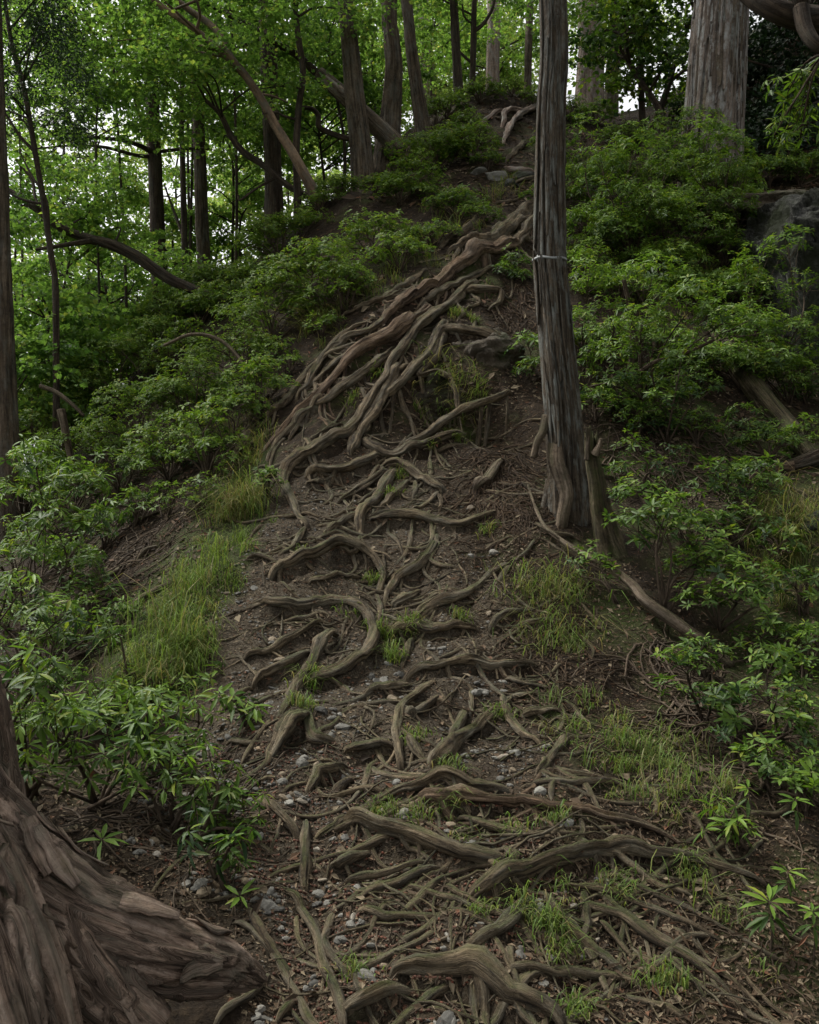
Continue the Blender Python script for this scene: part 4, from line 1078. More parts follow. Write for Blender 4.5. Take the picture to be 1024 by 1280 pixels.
t = thing('curly_branch', 'thin curly branch curling like a hook left of the cypress', 'branch', b0)
bough([ray(452,176,14), ray(430,172,14), ray(410,165,13.9), ray(399,158,13.8), ray(398,145,13.8), ray(390,136,13.8), ray(370,134,13.7)], 0.045, 0.03, 'bark_dark', t, b0, 'branch', 8, 3)

# ------------------------------------------------------------------ the banded cedar by the path
P = [(713,642),(711,610),(707,560),(702,500),(695,420),(688,340),(687,310),(687,230),(689,120),(691,0)]
d0 = ground_at(714, 640)[1]
root, base, pth, r = forest_tree('slim straight cedar by the path with a white band round its trunk', P, [52,46,44,43,39.5,36,35,34,31,29], d0, 'cedar', name='cedar_tree', sides=64, ridges=0.2, rough=0.06, flare=1.15, top=4,
            crown_kw=above((694,-420), (2.2,2.2,1.6)))
def band_on(pth, r, z, h, grow, name, mat, root, base, th0=0, th1=6.284, seg=40, wob=0.006):
    k = np.argmin(np.abs(pth[:, 2] - z)); c = pth[k]; rr = r[k] * grow
    th = np.linspace(th0, th1, seg)
    zz = wob * np.sin(th * 2 + 1) + wob * 0.6 * np.sin(th * 5)
    V = []
    for q, (dr, dz) in enumerate(((0, -h / 2), (0.006, -h / 2), (0.006, h / 2), (0, h / 2))):
        V.append(np.stack([c[0] + (rr + dr) * np.cos(th), c[1] + (rr + dr) * np.sin(th), c[2] + dz + zz], 1))
    V = np.concatenate(V); a = np.arange(seg - 1)
    Q = np.concatenate([np.stack([a + m * seg, a + 1 + m * seg, a + 1 + (m + 1) * seg, a + (m + 1) * seg], 1) for m in range(3)])
    return obj(name, mesh_from(name, V, Q, None, M[mat], True, {'rc': V}, base), root)
zb = ray(687, 317, d0)[2]
band_on(pth, r, zb, 0.018, 0.985, 'white_band', 'white', root, base)
band_on(pth, r, zb - 0.02, 0.05, 0.965, 'white_drip', 'white', root, base, 3.75, 3.95, 6, 0.0)
for k, (bp, w0, w1) in enumerate([
    ([(700,545,-.04),(697,575,-.10),(706,605,-.14),(709,622,-.17),(704,648,-.2),(702,668,-.2)], 24, 15),
    ([(684,520,-.02),(679,540,-.05),(672,552,-.06),(667,572,-.06)], 12, 9),
    ([(722,560,.02),(735,600,.05),(750,640,.1),(760,660,.1)], 22, 12),
    ([(690,600,.05),(680,640,.05),(660,668,.05)], 16, 8)]):
    bough([ray(q[0], q[1], d0 + q[2]) for q in bp], w0 * d0 / F / 2, w1 * d0 / F / 2, 'dead' if k < 2 else 'cedar', root, base, 'root', 12, k, 0.2)
TRK = {}
# long strips of bark standing off the trunk
def strip(pth, r, z0, z1, th, wid, lift, seed, root, base, mat):
    n = 14; zz = np.linspace(z0, z1, n); V = []
    cx = np.interp(zz, pth[:, 2], pth[:, 0]); cyy = np.interp(zz, pth[:, 2], pth[:, 1]); rr = np.interp(zz, pth[:, 2], r)
    t = np.linspace(0, 1, n)
    wv = wid * (0.35 + 0.65 * np.sin(np.pi * np.clip(t * 1.1, 0, 1)) ** 0.6) * (1 + 0.3 * vnoise(np.stack([t * 5, t * 0 + seed, t * 0], 1), seed))
    a0 = th + 0.05 * vnoise(np.stack([t * 3, t * 0 + seed, t * 0], 1), seed + 5)
    lf = lift * (0.4 + 0.9 * np.abs(2 * t - 1) ** 3)
    for s, o in ((-.5, 0.0), (-.45, 1), (0, 1.15), (.45, 1), (.5, 0.0)):
        a = a0 + s * wv / rr
        R = rr * 0.97 + (lf + 0.004) * o
        V.append(np.stack([cx + R * np.cos(a), cyy + R * np.sin(a), zz], 1))
    V = np.stack(V, 1).reshape(-1, 3)
    i = np.arange(n - 1)[:, None] * 5 + np.arange(4)[None, :]
    Q = np.stack([i, i + 1, i + 6, i + 5], -1).reshape(-1, 4)
    rc = np.stack([np.tile(np.array([0, .02, .04, .06, .08]), n) + seed, np.full(n * 5, seed * .3), np.repeat(zz, 5)], 1)
    own = next(c for c in COL.objects if c.parent == root and c.name.startswith('trunk')) if root.name not in TRK else TRK[root.name]
    TRK[root.name] = own
    return obj('bark_strip', mesh_from('bark_strip', V, Q, None, M[mat], True, {'rc': rc}, base), own)
for k in range(46):
    z0 = RNG.uniform(base[2] + 0.1, 4.6); strip(pth, r, z0, z0 + RNG.uniform(0.5, 1.4), RNG.uniform(3.3, 6.1), RNG.uniform(0.015, 0.045), RNG.uniform(0.002, 0.008), k, root, base, 'cedar')

for k in range(70):
    z0 = RNG.uniform(GC[1][2] - 0.1, 8.4); strip(GC[2], GC[3], z0, z0 + RNG.uniform(0.8, 2.6), RNG.uniform(3.2, 6.2), RNG.uniform(0.04, 0.10), RNG.uniform(0.004, 0.02), 300 + k, GC[0], GC[1], 'cedar_big' if k % 4 else 'cedar')
# grey standing stub beside it
b0, _ = ground_at(762, 690); ds = _
t = thing('dead_stump', 'grey-brown splintered stump standing against the foot of the banded cedar', 'stump', b0)
X = np.array([ray(766,700,ds), ray(760,675,ds), ray(752,640,ds), ray(746,600,ds), ray(741,575,ds), ray(738,556,ds)])
n = 40; pp = catmull(X, n)
V, Q, T, rc = tube(pp, interp([0.14, 0.105, 0.082, 0.068, 0.058, 0.05], n), sides=28, rough=0.25, ridges=0.6, seed=12, freq=0.8)
# splintered top
topmask = np.arange(len(V)) // 28 >= n - 4
V[topmask, 2] += 0.16 * np.abs(vnoise(np.stack([V[topmask, 0] * 38, V[topmask, 1] * 38, V[topmask, 2] * 0], 1), 4))
obj('trunk', mesh_from('trunk', V, Q, T, M['mossy'], True, {'rc': rc}, b0), t)
bough([ray(744,568,ds-.05), ray(748,560,ds-.07), ray(752,548,ds-.08)], 0.035, 0.012, 'dead', t, b0, 'splinter', 8, 2)
bough([ray(733,575,ds-.05), ray(734,560,ds-.05), ray(736,545,ds-.04)], 0.02, 0.006, 'dead', t, b0, 'splinter', 8, 5)

# pale fallen branch down the right side of the path
Pb = [(660,606,8),(668,630,12),(680,656,16),(700,674,18),(722,688,20),(760,708,24),(790,730,26),(808,752,24),(850,782,20),(885,806,14),(915,832,4)]
X = []
for u, v, l in Pb:
    d = hit(u, v + l, HGT); q = ray(u, v + l, d); q[2] += l * d / F; X.append(q)
X = np.array(X); base = X[5].copy()
t = thing('fallen_branch', 'long pale dead branch lying down the slope below the banded cedar', 'branch', base)
n = 70
obj('branch', tube_mesh('branch', catmull(X, n), interp([0.008,0.013,0.016,0.019,0.022,0.026,0.033,0.036,0.04,0.036,0.03], n), M['dead'], base, sides=12, rough=0.2, ridges=0.2, seed=8), t)
bough([X[3], X[3] + [-.08, -.05, .05], X[3] + [-.22, -.1, .12]], 0.010, 0.004, 'dead', t, base, 'side_twig', 6, 2)
bough([X[1], X[1] + [0.01, -.03, .06], X[1] + [-.02, -.03, .12]], 0.007, 0.003, 'dead', t, base, 'side_twig', 6, 4)

# mossy fallen log by the rock, and the broken red log end
def log_on(label, P, w, mat, name, d_off=0.0, sides=26, ends=True, dfix=None):
    X = []
    for u, v in P:
        d = dfix if dfix else hit(u, v + w[0] * 0.3, HGT, 10) + d_off
        X.append(ray(u, v, d))
    X = np.array(X); base = X[len(X) // 2].copy()
    t = thing(name, label, 'log', base)
    n = 40; rr = interp(w, n) * np.mean(X[:, 1]) / F / 2
    obj('trunk', tube_mesh('trunk', catmull(X, n), rr, M[mat], base, sides=sides, rough=0.15, ridges=0.35, seed=len(label)), t)
    return t, base, X, rr
t, base, X, rr = log_on('mossy fallen log slanting down beside the dark rock', [(888,405),(908,432),(930,466),(956,502),(985,536),(1015,572)], [16,24,27,28,26,18], 'mossy', 'fallen_log', d_off=-0.12)
t, base, X, rr = log_on('broken log end with torn red-brown wood below the mossy log', [(976,585),(1000,579),(1035,566),(1075,552)], [17,21,24,26], 'bark_dark', 'broken_log', dfix=8.2)
bough([X[0] + [-.03, 0, 0], X[0] + [0.03, 0, .005], X[0] + [0.1, -0.01, .01]], rr[0] * 0.8, rr[0] * 0.95, 'root_red', t, base, 'torn_wood', 10, 5)
# dark trunk that hangs into the top right corner
b0 = ray(1030, 25, 6.4)
t = thing('overhanging_limb', 'thick dark limb with a torn rusty patch bending in above the rock', 'branch', b0)
bough([ray(905,-40,6.6), ray(935,-8,6.5), ray(968,12,6.4), ray(1000,22,6.4), ray(1040,30,6.4), ray(1100,60,6.4)], 0.055, 0.10, 'bark_dark', t, b0, 'limb', 14, 3)
bough([ray(1004,18,6.35), ray(1000,-10,6.3), ray(990,-40,6.3)], 0.05, 0.06, 'bark_dark', t, b0, 'side_limb', 12, 5)
bough([ray(1000,10,6.3), ray(1006,36,6.25), ray(1020,56,6.2), ray(1045,66,6.2)], 0.05, 0.04, 'bark_dark', t, b0, 'side_limb', 12, 7)
bough([ray(950,2,6.43), ray(962,8,6.40), ray(975,12,6.38)], 0.042, 0.042, 'root_red', t, b0, 'torn_patch', 10, 2)

# ------------------------------------------------------------------ the great flaking trunk at the lower left
def flake(V, path_s, th, amp, seed):
    pass
def bark_tube(path, rad, sides, n, seed, amp, oval=1.0):
    """thick flaking bark: long plates with stepped edges, cut by deep fissures"""
    dense = catmull(path, 300); ss = np.concatenate([[0], np.cumsum(np.linalg.norm(np.diff(dense, axis=0), axis=1))])
    tt = np.linspace(0, ss[-1], n); p = np.stack([np.interp(tt, ss, dense[:, k]) for k in range(3)], 1)
    rr = np.interp(tt / ss[-1], np.linspace(0, 1, len(rad)), rad)
    V, Q, T, rc = tube(p, rr, sides=sides, rough=0.10, ridges=0, freq=0.6, seed=seed)
    cen = np.vstack([np.repeat(p, sides, 0), p[:1], p[-1:]])
    out = unit(V - cen)
    th = np.tile(np.linspace(0, 2 * np.pi, sides, endpoint=False), n); s = np.repeat(tt, sides); R = np.repeat(rr, sides)
    a = np.stack([np.cos(th) * 2.6, np.sin(th) * 2.6, s * 3.0], 1)
    wv = fbm(a * 0.8, 3, seed + 3)
    b = np.stack([np.cos(th + 0.3 * wv) * R * 10, np.sin(th + 0.3 * wv) * R * 10, s * 1.1 + 0.8 * wv], 1)
    f = fbm(b, 3, seed + 1)
    edge = np.clip((f + 0.05 * fbm(b * 6, 2, seed + 6)) * 7, -1, 1); edge2 = np.clip((f - 0.45 + 0.05 * fbm(b * 5, 2, seed + 5)) * 8, -1, 1)
    step = 0.5 * edge + 0.4 * edge2                                # sheets of bark lying one over another
    fis = np.exp(-((vnoise(b * 0.7 + 9, seed + 7) + 0.12 * fbm(b * 5, 2, seed + 12)) / 0.06) ** 2)   # fissures along the grain
    crack = np.exp(-(vnoise(np.stack([np.cos(th) * R * 14, np.sin(th) * R * 14, s * 17 + wv * 2], 1), seed + 8) / 0.07) ** 2) * (vnoise(b * .6 + 31, seed + 4) > 0.15)
    fib = fbm(np.stack([np.cos(th) * R * 70, np.sin(th) * R * 70, s * 5], 1), 3, seed + 2)
    hgt = amp * (1.3 * step - 3.0 * fis - 1.0 * crack + 0.25 * fib)
    V[:len(hgt)] += out[:len(hgt)] * hgt[:, None]
    rc[:len(hgt)] += np.stack([step * 0.3, step * 0.21, step * 0.1], 1)
    return V, Q, T, rc, p, rr
DT = 2.95
b0 = ray(-40, 1290, DT); b0[2] = sample(HGT, b0[0], b0[1])
t = thing('old_cypress', 'huge old cypress base with flaking red-grey bark and spreading buttresses', 'tree', b0)
def part_bark(name, P, rpx, sides, n, seed, amp, mat='old_bark'):
    X = np.array([ray(u, v, d) for u, v, d in P]); rad = np.array([q * d / F for q, (_, _, d) in zip(rpx, P)])
    V, Q, T, rc, p, rr = bark_tube(X, rad, sides, n, seed, amp)
    o = obj(name, mesh_from(name, V, Q, T, M[mat], True, {'rc': rc}, b0), t)
    return o, p, rr
part_bark('trunk', [(-55,1380,3.15),(-75,1240,3.15),(-92,1080,3.15),(-108,930,3.15),(-142,780,3.15),(-180,500,3.15),(-210,100,3.2),(-230,-500,3.2),(-250,-1400,3.3)], [136,122,114,106,100,94,90,85,70], 130, 220, 3, 0.014)
o1, p1, r1 = part_bark('buttress_root', [(-62,925,3.05),(-34,1010,3.0),(24,1104,2.95),(88,1154,2.92),(148,1176,2.92),(205,1194,2.95),(252,1202,3.0),(288,1208,3.05),(326,1226,3.1)], [34,46,60,74,74,64,52,38,14], 140, 260, 8, 0.011)
o2, p2, r2 = part_bark('buttress_root', [(-70,1010,2.9),(-30,1090,2.72),(2,1170,2.62),(28,1250,2.56),(50,1330,2.55)], [50,60,66,70,66], 110, 160, 15, 0.012)
o3, p3, r3 = part_bark('buttress_root', [(20,1080,3.0),(70,1180,2.85),(120,1250,2.8),(190,1300,2.8)], [36,60,66,46], 90, 120, 23, 0.010)
# loose plates of bark lifting off the buttresses
def plate(p, rr, k, th, ln, wd, lift, seed, own, mat='old_bark'):
    n = 7; m = 5; n0 = int(np.clip(k, 2, len(p) - 4)); T = unit(p[n0 + 1] - p[n0 - 1])
    ref = np.array([0, 0, 1.0]); N = unit(ref - T * (ref @ T)); B = np.cross(T, N)
    V = []
    for i in range(n):
        s = i / (n - 1)
        c = p[n0] + T * ln * (s - 0.5)
        kk = int(np.clip(n0 + (s - .5) * ln / max(1e-4, np.linalg.norm(p[1] - p[0])), 0, len(p) - 1))
        c = p[kk] if True else c
        ww = wd * (0.45 + 0.55 * math.sin(math.pi * min(1, 0.15 + s * 0.8))) * RNG.uniform(0.8, 1.15)
        for j in range(m):
            q = j / (m - 1) - 0.5
            a = th + q * ww / rr[kk] + 0.25 * math.sin(seed + 2.0 * s)
            R = rr[kk] * 1.0 + lift * (0.5 + 1.0 * abs(2 * s - 1) ** 2 + 0.8 * max(0, q)) 
            V.append(c + R * (math.cos(a) * N + math.sin(a) * B))
    V = np.array(V); V2 = V - (V - p[n0]) * 0.0 - np.array([0, 0, 0.006])
    nn = n * m; i = (np.arange(n - 1)[:, None] * m + np.arange(m - 1)[None, :])
    Q = np.stack([i, i + 1, i + m + 1, i + m], -1).reshape(-1, 4)
    Q2 = Q[:, ::-1] + nn
    rim = list(range(m)) + [m * k_ + m - 1 for k_ in range(1, n)] + [m * (n - 1) + q for q in range(m - 2, -1, -1)] + [m * k_ for k_ in range(n - 2, 0, -1)]
    rim = np.array(rim); rn = np.roll(rim, -1)
    Q3 = np.stack([rim, rim + nn, rn + nn, rn], 1)
    VV = np.vstack([V, V2]); rc = np.stack([np.tile(np.tile(np.arange(m) * wd / m, n), 2) + seed, np.full(2 * nn, seed * .7), np.tile(np.repeat(np.linspace(0, ln, n), m), 2)], 1)
    obj('bark_plate', mesh_from('bark_plate', VV, np.vstack([Q, Q2, Q3]), None, M[mat], True, {'rc': rc}, b0), own)
for k in range(14):
    plate(p1, r1, RNG.integers(35, 225), RNG.uniform(-0.9, 2.6) * (1 if k % 2 else -1), RNG.uniform(0.10, 0.24), RNG.uniform(0.05, 0.10), RNG.uniform(0.006, 0.014), k, o1)
for k in range(12):
    plate(p2, r2, RNG.integers(30, 140), RNG.uniform(-2.2, 2.2), RNG.uniform(0.04, 0.09), RNG.uniform(0.015, 0.04), RNG.uniform(0.006, 0.018), 100 + k, o2)
for k in range(6):
    plate(p3, r3, RNG.integers(20, 100), RNG.uniform(-1.8, 1.8), RNG.uniform(0.05, 0.14), RNG.uniform(0.02, 0.04), RNG.uniform(0.003, 0.012), 200 + k, o3)
cb = Buf(); cc = np.array([-0.5, 2.0, 7.6])
Cs = cc + rand_dir(260, -1, 1) * RNG.uniform(0.3, 1, (260, 1)) ** .6 * np.array([3.6, 3.2, 1.2])
sprays(Cs, RNG.uniform(0.4, 0.8, 260), 80, 0.12, cb, droop=0.5, ratio=0.45)
tag(obj('crown', cb.mesh('crown', M['leaf_con'], b0, smooth=False), t), kind='stuff')

LM = [(455,200,'the tall peeling cypress'),(338,160,'the straight dark trunk'),(198,280,'the brown trunk with level limbs'),(254,270,'the grey trunk'),(5,420,'the broad trunk with bark in strips'),(45,190,'the slender leaning conifer'),(487,80,'the fluted double trunk'),(518,70,'the bent brown trunk'),(571,60,'the dark straight pole'),(592,40,'the thin tree with crooked arms'),(617,50,'the tall pale trunk'),(300,90,'the leaning smooth tree'),(395,250,'the foot of the leaning smooth tree'),(160,315,'the bowed trunk'),(430,125,'the broken dead trunk'),(738,80,'the pale skyline trunk'),(895,120,'the great cedar'),(1000,120,'the overhanging limb'),(600,330,'the thickest reddish root'),(430,440,'the swollen red-brown root'),(335,540,'the bare pale curling root'),(640,215,'the grey crest rocks'),(640,150,'the pale crest roots'),(245,425,'the thin arching stem'),(85,555,'the mossy broken post'),(95,620,'the large whorled shrub'),(950,480,'the mossy log'),(1010,580,'the broken red log end'),(1000,390,'the cliff rock'),(787,440,'the bare forked stem'),(750,610,'the splintered stump'),(690,400,'the banded cedar'),(140,720,'the bare bank')]
def near(u, v):
    return min(LM, key=lambda m: (m[0] - u) ** 2 + (m[1] - v) ** 2)[2]
# ------------------------------------------------------------------ light green canopy behind the ridge
MAPLE_G = 'light green trees behind the ridge'
def maple(label, u, v, d, rad, n_sp, per=150, size=0.078, mat='leaf_maple', foot=None, w=4, group=MAPLE_G, n_br=9, sp_r=(0.3, 0.65), age0=0.0):
    n_sp = int(n_sp * 0.62)
    c = ray(u, v, d)
    fx0 = ray(foot if foot is not None else u + RNG.uniform(-25, 25), v, d)
    z0 = float(sample(HGT, fx0[0], fx0[1]))
    base = np.array([fx0[0], fx0[1], z0])
    t = thing('maple_tree', label, 'tree', base, group)
    X = [base - [0, 0, .1], base * .6 + c * .4 + [RNG.normal(0, .15), RNG.normal(0, .15), 0], c * .95 + base * .05, c + [RNG.normal(0, .2), 0, rad[2] * .6]]
    r0 = w * d / F / 2
    pth = catmull(X, 24)
    obj('trunk', tube_mesh('trunk', pth, np.linspace(r0 * 1.25, r0 * .4, 24), M['bark_dark'], base, sides=8, rough=0.12, seed=int(u) % 50, freq=0.7), t)
    crown(t, base, c, rad, n_sp, per, size, mat, sp_r, pth, n_br, 'bark_dark', r0 * 0.6, 0.25, thick=0.06, age0=age0)
L1 = 'light green maple with flat layered sprays growing down the slope behind the ridge'
L2 = 'pale green broadleaf tree fading into the bright gap between the trunks'
for (u, v, d, rx, rz, n) in [(140,40,15,1.5,.6,60),(235,110,19.5,1.8,.9,70),(290,20,16,1.5,.6,60),(110,230,19,1.5,.55,34),(290,190,20,1.7,.8,65),(215,290,20.5,1.7,.7,50),(130,340,16,1.6,.5,50),(410,60,17,1.6,.9,75),(400,150,18,1.4,.8,65),(60,420,12.5,1.3,.6,60),(300,270,20,1.5,.7,50),(465,50,19,1.6,1.1,80),(20,470,11.5,1.0,.6,50),(150,430,15.5,1.2,.6,50),(120,130,14,1.3,.35,26),(90,290,13.5,1.1,.3,22),(40,400,17,1.6,.8,60),(180,400,19,1.6,.8,60),(90,380,21,2,.9,70),(340,120,20,1.6,.9,70),(20,250,18,1.2,.8,45),(350,20,19,1.6,.8,60),(540,30,22,1.5,.8,50),(20,60,17,1.2,.9,40),(620,60,23,1.5,.8,50),(240,30,19,1.6,.7,60),(80,90,20,1.6,.6,40)]:
    maple('light green maple with flat layered sprays behind ' + near(u, v), u, v, d, (rx, rx * .9, rz), n)
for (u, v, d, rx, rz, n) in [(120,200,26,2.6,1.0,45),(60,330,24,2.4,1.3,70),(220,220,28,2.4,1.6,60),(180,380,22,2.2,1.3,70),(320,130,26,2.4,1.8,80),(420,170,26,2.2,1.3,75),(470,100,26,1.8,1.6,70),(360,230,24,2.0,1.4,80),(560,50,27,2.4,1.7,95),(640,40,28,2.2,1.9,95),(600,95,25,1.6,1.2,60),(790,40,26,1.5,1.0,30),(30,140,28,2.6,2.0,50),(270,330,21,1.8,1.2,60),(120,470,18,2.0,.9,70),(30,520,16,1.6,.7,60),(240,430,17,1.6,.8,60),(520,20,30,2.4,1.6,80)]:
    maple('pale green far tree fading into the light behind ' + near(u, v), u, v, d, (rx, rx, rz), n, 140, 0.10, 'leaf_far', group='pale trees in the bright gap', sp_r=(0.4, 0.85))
L3 = 'dark evergreen tree with glossy leaves above the great cedar'
for (u, v, d, rx, rz, n) in [(785,70,14.5,.85,.65,36),(800,15,15,.9,.6,40),(850,60,16,.8,1.0,36)]:
    maple('dark glossy evergreen with crooked stems between the skyline trunk and the great cedar', u, v, d, (rx, rx, rz), n, 90, 0.085, 'leaf_ever', foot=805 if u > 760 else 745, group='dark evergreens by the great cedar', w=9, age0=0.3)
for (u, v, d, rx, rz, n) in [(975,225,13.6,.9,.35,40),(1020,215,13.4,.8,.35,30),(985,120,16,1.6,1.6,90),(1010,20,15,1.5,1.2,80),(950,190,15,1.0,.8,50)]:
    maple('dark twiggy evergreen filling the shade behind the great cedar', u, v, d, (rx, rx, rz), n, 90, 0.08, 'leaf_con', group='shaded evergreens behind the great cedar', w=8, age0=0.4)

# ------------------------------------------------------------------ rocks
def poly_rock(sub, seed, planes=14, fac=0.12):
    rg = np.random.default_rng(seed)
    bm = bmesh.new(); bmesh.ops.create_icosphere(bm, subdivisions=sub, radius=1)
    V = np.array([v.co[:] for v in bm.verts]); T = np.array([[v.index for v in f.verts] for f in bm.faces]); bm.free()
    N = unit(rg.normal(size=(planes, 3))); D = rg.uniform(0.62, 1.0, planes)
    dt = V @ N.T
    R = np.min(np.where(dt > 0.05, D / np.maximum(dt, 0.05), 9), 1); R = np.minimum(R, 1.25)
    if sub > 2: R = R * (1 + fac * fbm(V * 3 + seed, 3, seed))
    return V * R[:, None], T
def rock(label, u, v, d, size, mat, seed, sub=5, planes=16, fac=0.14, rot=0, layers=0.0, group=None, boxy=False):
    V, T = poly_rock(sub, seed, planes, fac)
    if boxy:
        W_ = unit(V); V = np.sign(W_) * np.abs(W_) ** 0.4 * (1 + 0.05 * fbm(W_ * 4, 3, seed))[:, None]
        cell = np.floor(V * np.array([3.1, 3.1, 5.3]) + 0.6 * fbm(V * 2.5, 2, seed)[:, None])
        V *= 1 + 0.09 * (_h(cell[:, 0], cell[:, 1], cell[:, 2], seed)[:, None] - 0.5)
    V = V * np.array(size) / 2
    if layers: V += unit(V) * (layers * np.round(2.5 * np.sin(V[:, 2:3] * 26 + 3 * fbm(V * 3, 2, seed)[:, None])) / 2.5 + layers * 1.4 * fbm(V * 9, 3, seed + 2)[:, None])
    c, s = math.cos(rot), math.sin(rot); V = V @ np.array([[c, s, 0], [-s, c, 0], [0, 0, 1]])
    p = ray(u, v, d)
    o = obj('rock', mesh_from('rock', V, None, T, M[mat], True), loc=p)
    return tag(o, label, 'rock', group)
rock('dark grey lichen-spotted cliff rock beside the great cedar', 1088, 400, 11.3, (2.9, 1.9, 2.5), 'cliff', 5, 6, 26, 0.16, 0.2, 0.02, None, True)
rock('low dark rock ledge under the overhang right of the great cedar', 1010, 262, 12.0, (2.4, 1.2, 0.5), 'rock_brown', 9, 5, 16, 0.14, 0.1, 0.015)
rock('brown layered rock in the hollow under the pale arching root', 612, 478, 9.5, (0.95, 0.7, 0.75), 'rock_brown', 12, 6, 16, 0.12, 0.2, 0.022)
rock('brown rock wedged behind the long snaking root', 545, 505, 9.0, (0.7, 0.5, 0.5), 'rock_brown', 17, 5, 14, 0.12, 0.5, 0.018)
rock('small brown rock between the roots left of the snaking root', 405, 535, 8.75, (0.4, 0.35, 0.35), 'rock_brown', 21, 5, 12, 0.12, 0.9, 0.012)
GR = 'grey crest rocks'
for k, (u, v, d, s) in enumerate([(622,222,13.5,.34),(598,218,13.7,.28),(640,232,13.2,.24),(655,222,13.4,.26),(605,206,14,.22)]):
    rock('pale grey angular rock beside the path near the crest', u, v, d, (s, s * .8, s * .62), 'stone_pale' if k in (0, 1) else 'rock', 30 + k, 4, 9, 0.08, k, 0, GR)
for k, (u, v, s) in enumerate([(1010,790,.14),(940,600,.12),(985,640,.2),(1015,655,.25),(1000,720,.2)]):
    p, d = ground_at(u, v); rock('grey rock poking out of the steep grassy bank on the right', u, v, d, (s, s * .8, s * .7), 'rock', 50 + k, 4, 9, 0.08, k, 0, 'rocks in the right bank')

# ------------------------------------------------------------------ shrubs
G_R = 'evergreen shrubs on the right bank'
# upper right bank, tiers of fresh green whorls
pshrub('evergreen shrub with bright fresh tips beside the white band', (738,470), [(735,345,34,-.2),(760,385,30,-.3),(728,400,24,-.4),(745,440,22,-.3)], 'ever', 0.9, bright=0.55)
pshrub('tiered evergreen shrub spreading below the great cedar', (800,500), [(815,340,44,-.2),(860,380,52,-.4),(800,400,36,-.5),(905,395,44,-.5),(775,440,30,-.5)], 'ever', 0.9, bright=0.6)
pshrub('wide evergreen shrub arching over the mossy log', (880,440), [(935,410,52,-.3),(985,420,44,-.2),(960,450,40,-.5),(905,445,34,-.6),(1010,450,30,-.2)], 'ever', 0.9, bright=0.6)
pshrub('evergreen shrub with layered sprays in front of the great cedar', (850,330), [(830,270,50,-.3),(800,250,40,.1),(880,290,40,-.3),(770,290,40,-.2),(905,250,26,-.2)], 'ever', 0.9, bright=0.6)
pshrub('evergreen shrub at the skyline left of the great cedar', (810,260), [(800,195,44,0),(760,215,36,0),(850,190,40,.1),(735,240,30,-.2),(870,150,30,.3),(830,160,30,.4)], 'ever', 0.8, bright=0.5)
pshrub('loose evergreen shrub hugging the foot of the great cedar', (915,290), [(920,215,26,0),(900,170,24,0),(925,270,30,-.2),(885,225,26,-.1)], 'ever', 0.7, bright=0.5)
cl = [(985,110,34,0),(1010,135,30,.1),(968,165,26,0),(1015,90,24,0),(1000,170,26,0)]
shrub('leafy_branch', 'leafy branch of fresh green hanging from the overhanging limb', 'branch', ray(1040,60,6.3), [(ray(u, v, 6.6 + o), r_ * 6.6 / F) for u, v, r_, o in cl], 'lance', 1.0, None, True, True, 0.6)
pshrub('low evergreen shrub right of the banded trunk at mid height', (745,330), [(735,270,26,0),(720,300,18,0),(760,300,26,-.1)], 'ever', 0.8, bright=0.45)
pshrub('small evergreen growing out of the root tangle left of the white band', (645,345), [(645,325,22,0),(632,338,18,-.1),(655,345,18,-.1)], 'ever', 0.9, bright=0.4)
pshrub('evergreen shrub in the hollow between arching root and banded trunk', (665,480), [(662,430,24,0),(672,455,22,-.1),(655,462,16,-.1)], 'ever', 0.8, bright=0.4)
for k, (u, v) in enumerate([(960,330),(870,470),(820,520),(930,520),(1005,480),(850,430),(790,350)]):
    b, d = ground_at(u, v + 20)
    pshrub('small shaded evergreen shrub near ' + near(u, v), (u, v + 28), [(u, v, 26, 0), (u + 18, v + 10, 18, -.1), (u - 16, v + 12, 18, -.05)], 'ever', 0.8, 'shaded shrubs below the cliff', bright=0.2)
pshrub('tall loose evergreen shrub rising behind the banded cedar', (790,330), [(752,205,34,0),(795,180,36,.1),(832,210,34,0),(775,245,36,-.1),(735,160,24,.2),(815,250,30,-.2),(760,280,30,-.3)], 'ever', 0.75, bright=0.6, flat=0.75)
pshrub('tall evergreen shrub screening the foot of the great cedar', (905,330), [(880,165,28,0),(915,185,30,0),(935,215,30,0),(895,215,34,-.1),(860,205,30,0),(920,255,34,-.2),(875,255,32,-.2)], 'ever', 0.8, bright=0.6, flat=0.75)
pshrub('loose evergreen shrub in front of the cliff rock', (965,470), [(950,325,34,-.1),(985,300,28,0),(1005,355,30,-.1),(960,375,36,-.2),(930,350,30,-.1),(1015,400,30,-.2)], 'ever', 0.6, bright=0.6, flat=0.75)
pshrub('tall evergreen shrub over the dark gully', (835,560), [(810,430,34,0),(850,455,34,-.1),(780,470,28,0),(870,490,30,-.1),(825,500,30,-.2)], 'ever', 0.6, bright=0.4, flat=0.75)
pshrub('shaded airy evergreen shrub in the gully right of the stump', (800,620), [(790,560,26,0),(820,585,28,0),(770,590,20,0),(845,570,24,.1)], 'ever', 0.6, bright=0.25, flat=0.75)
pshrub('shaded airy evergreen shrub below the broken log end', (930,650), [(905,600,28,0),(940,590,28,0),(965,610,26,0),(880,610,22,0),(925,625,24,-.1)], 'ever', 0.6, bright=0.3, flat=0.75)
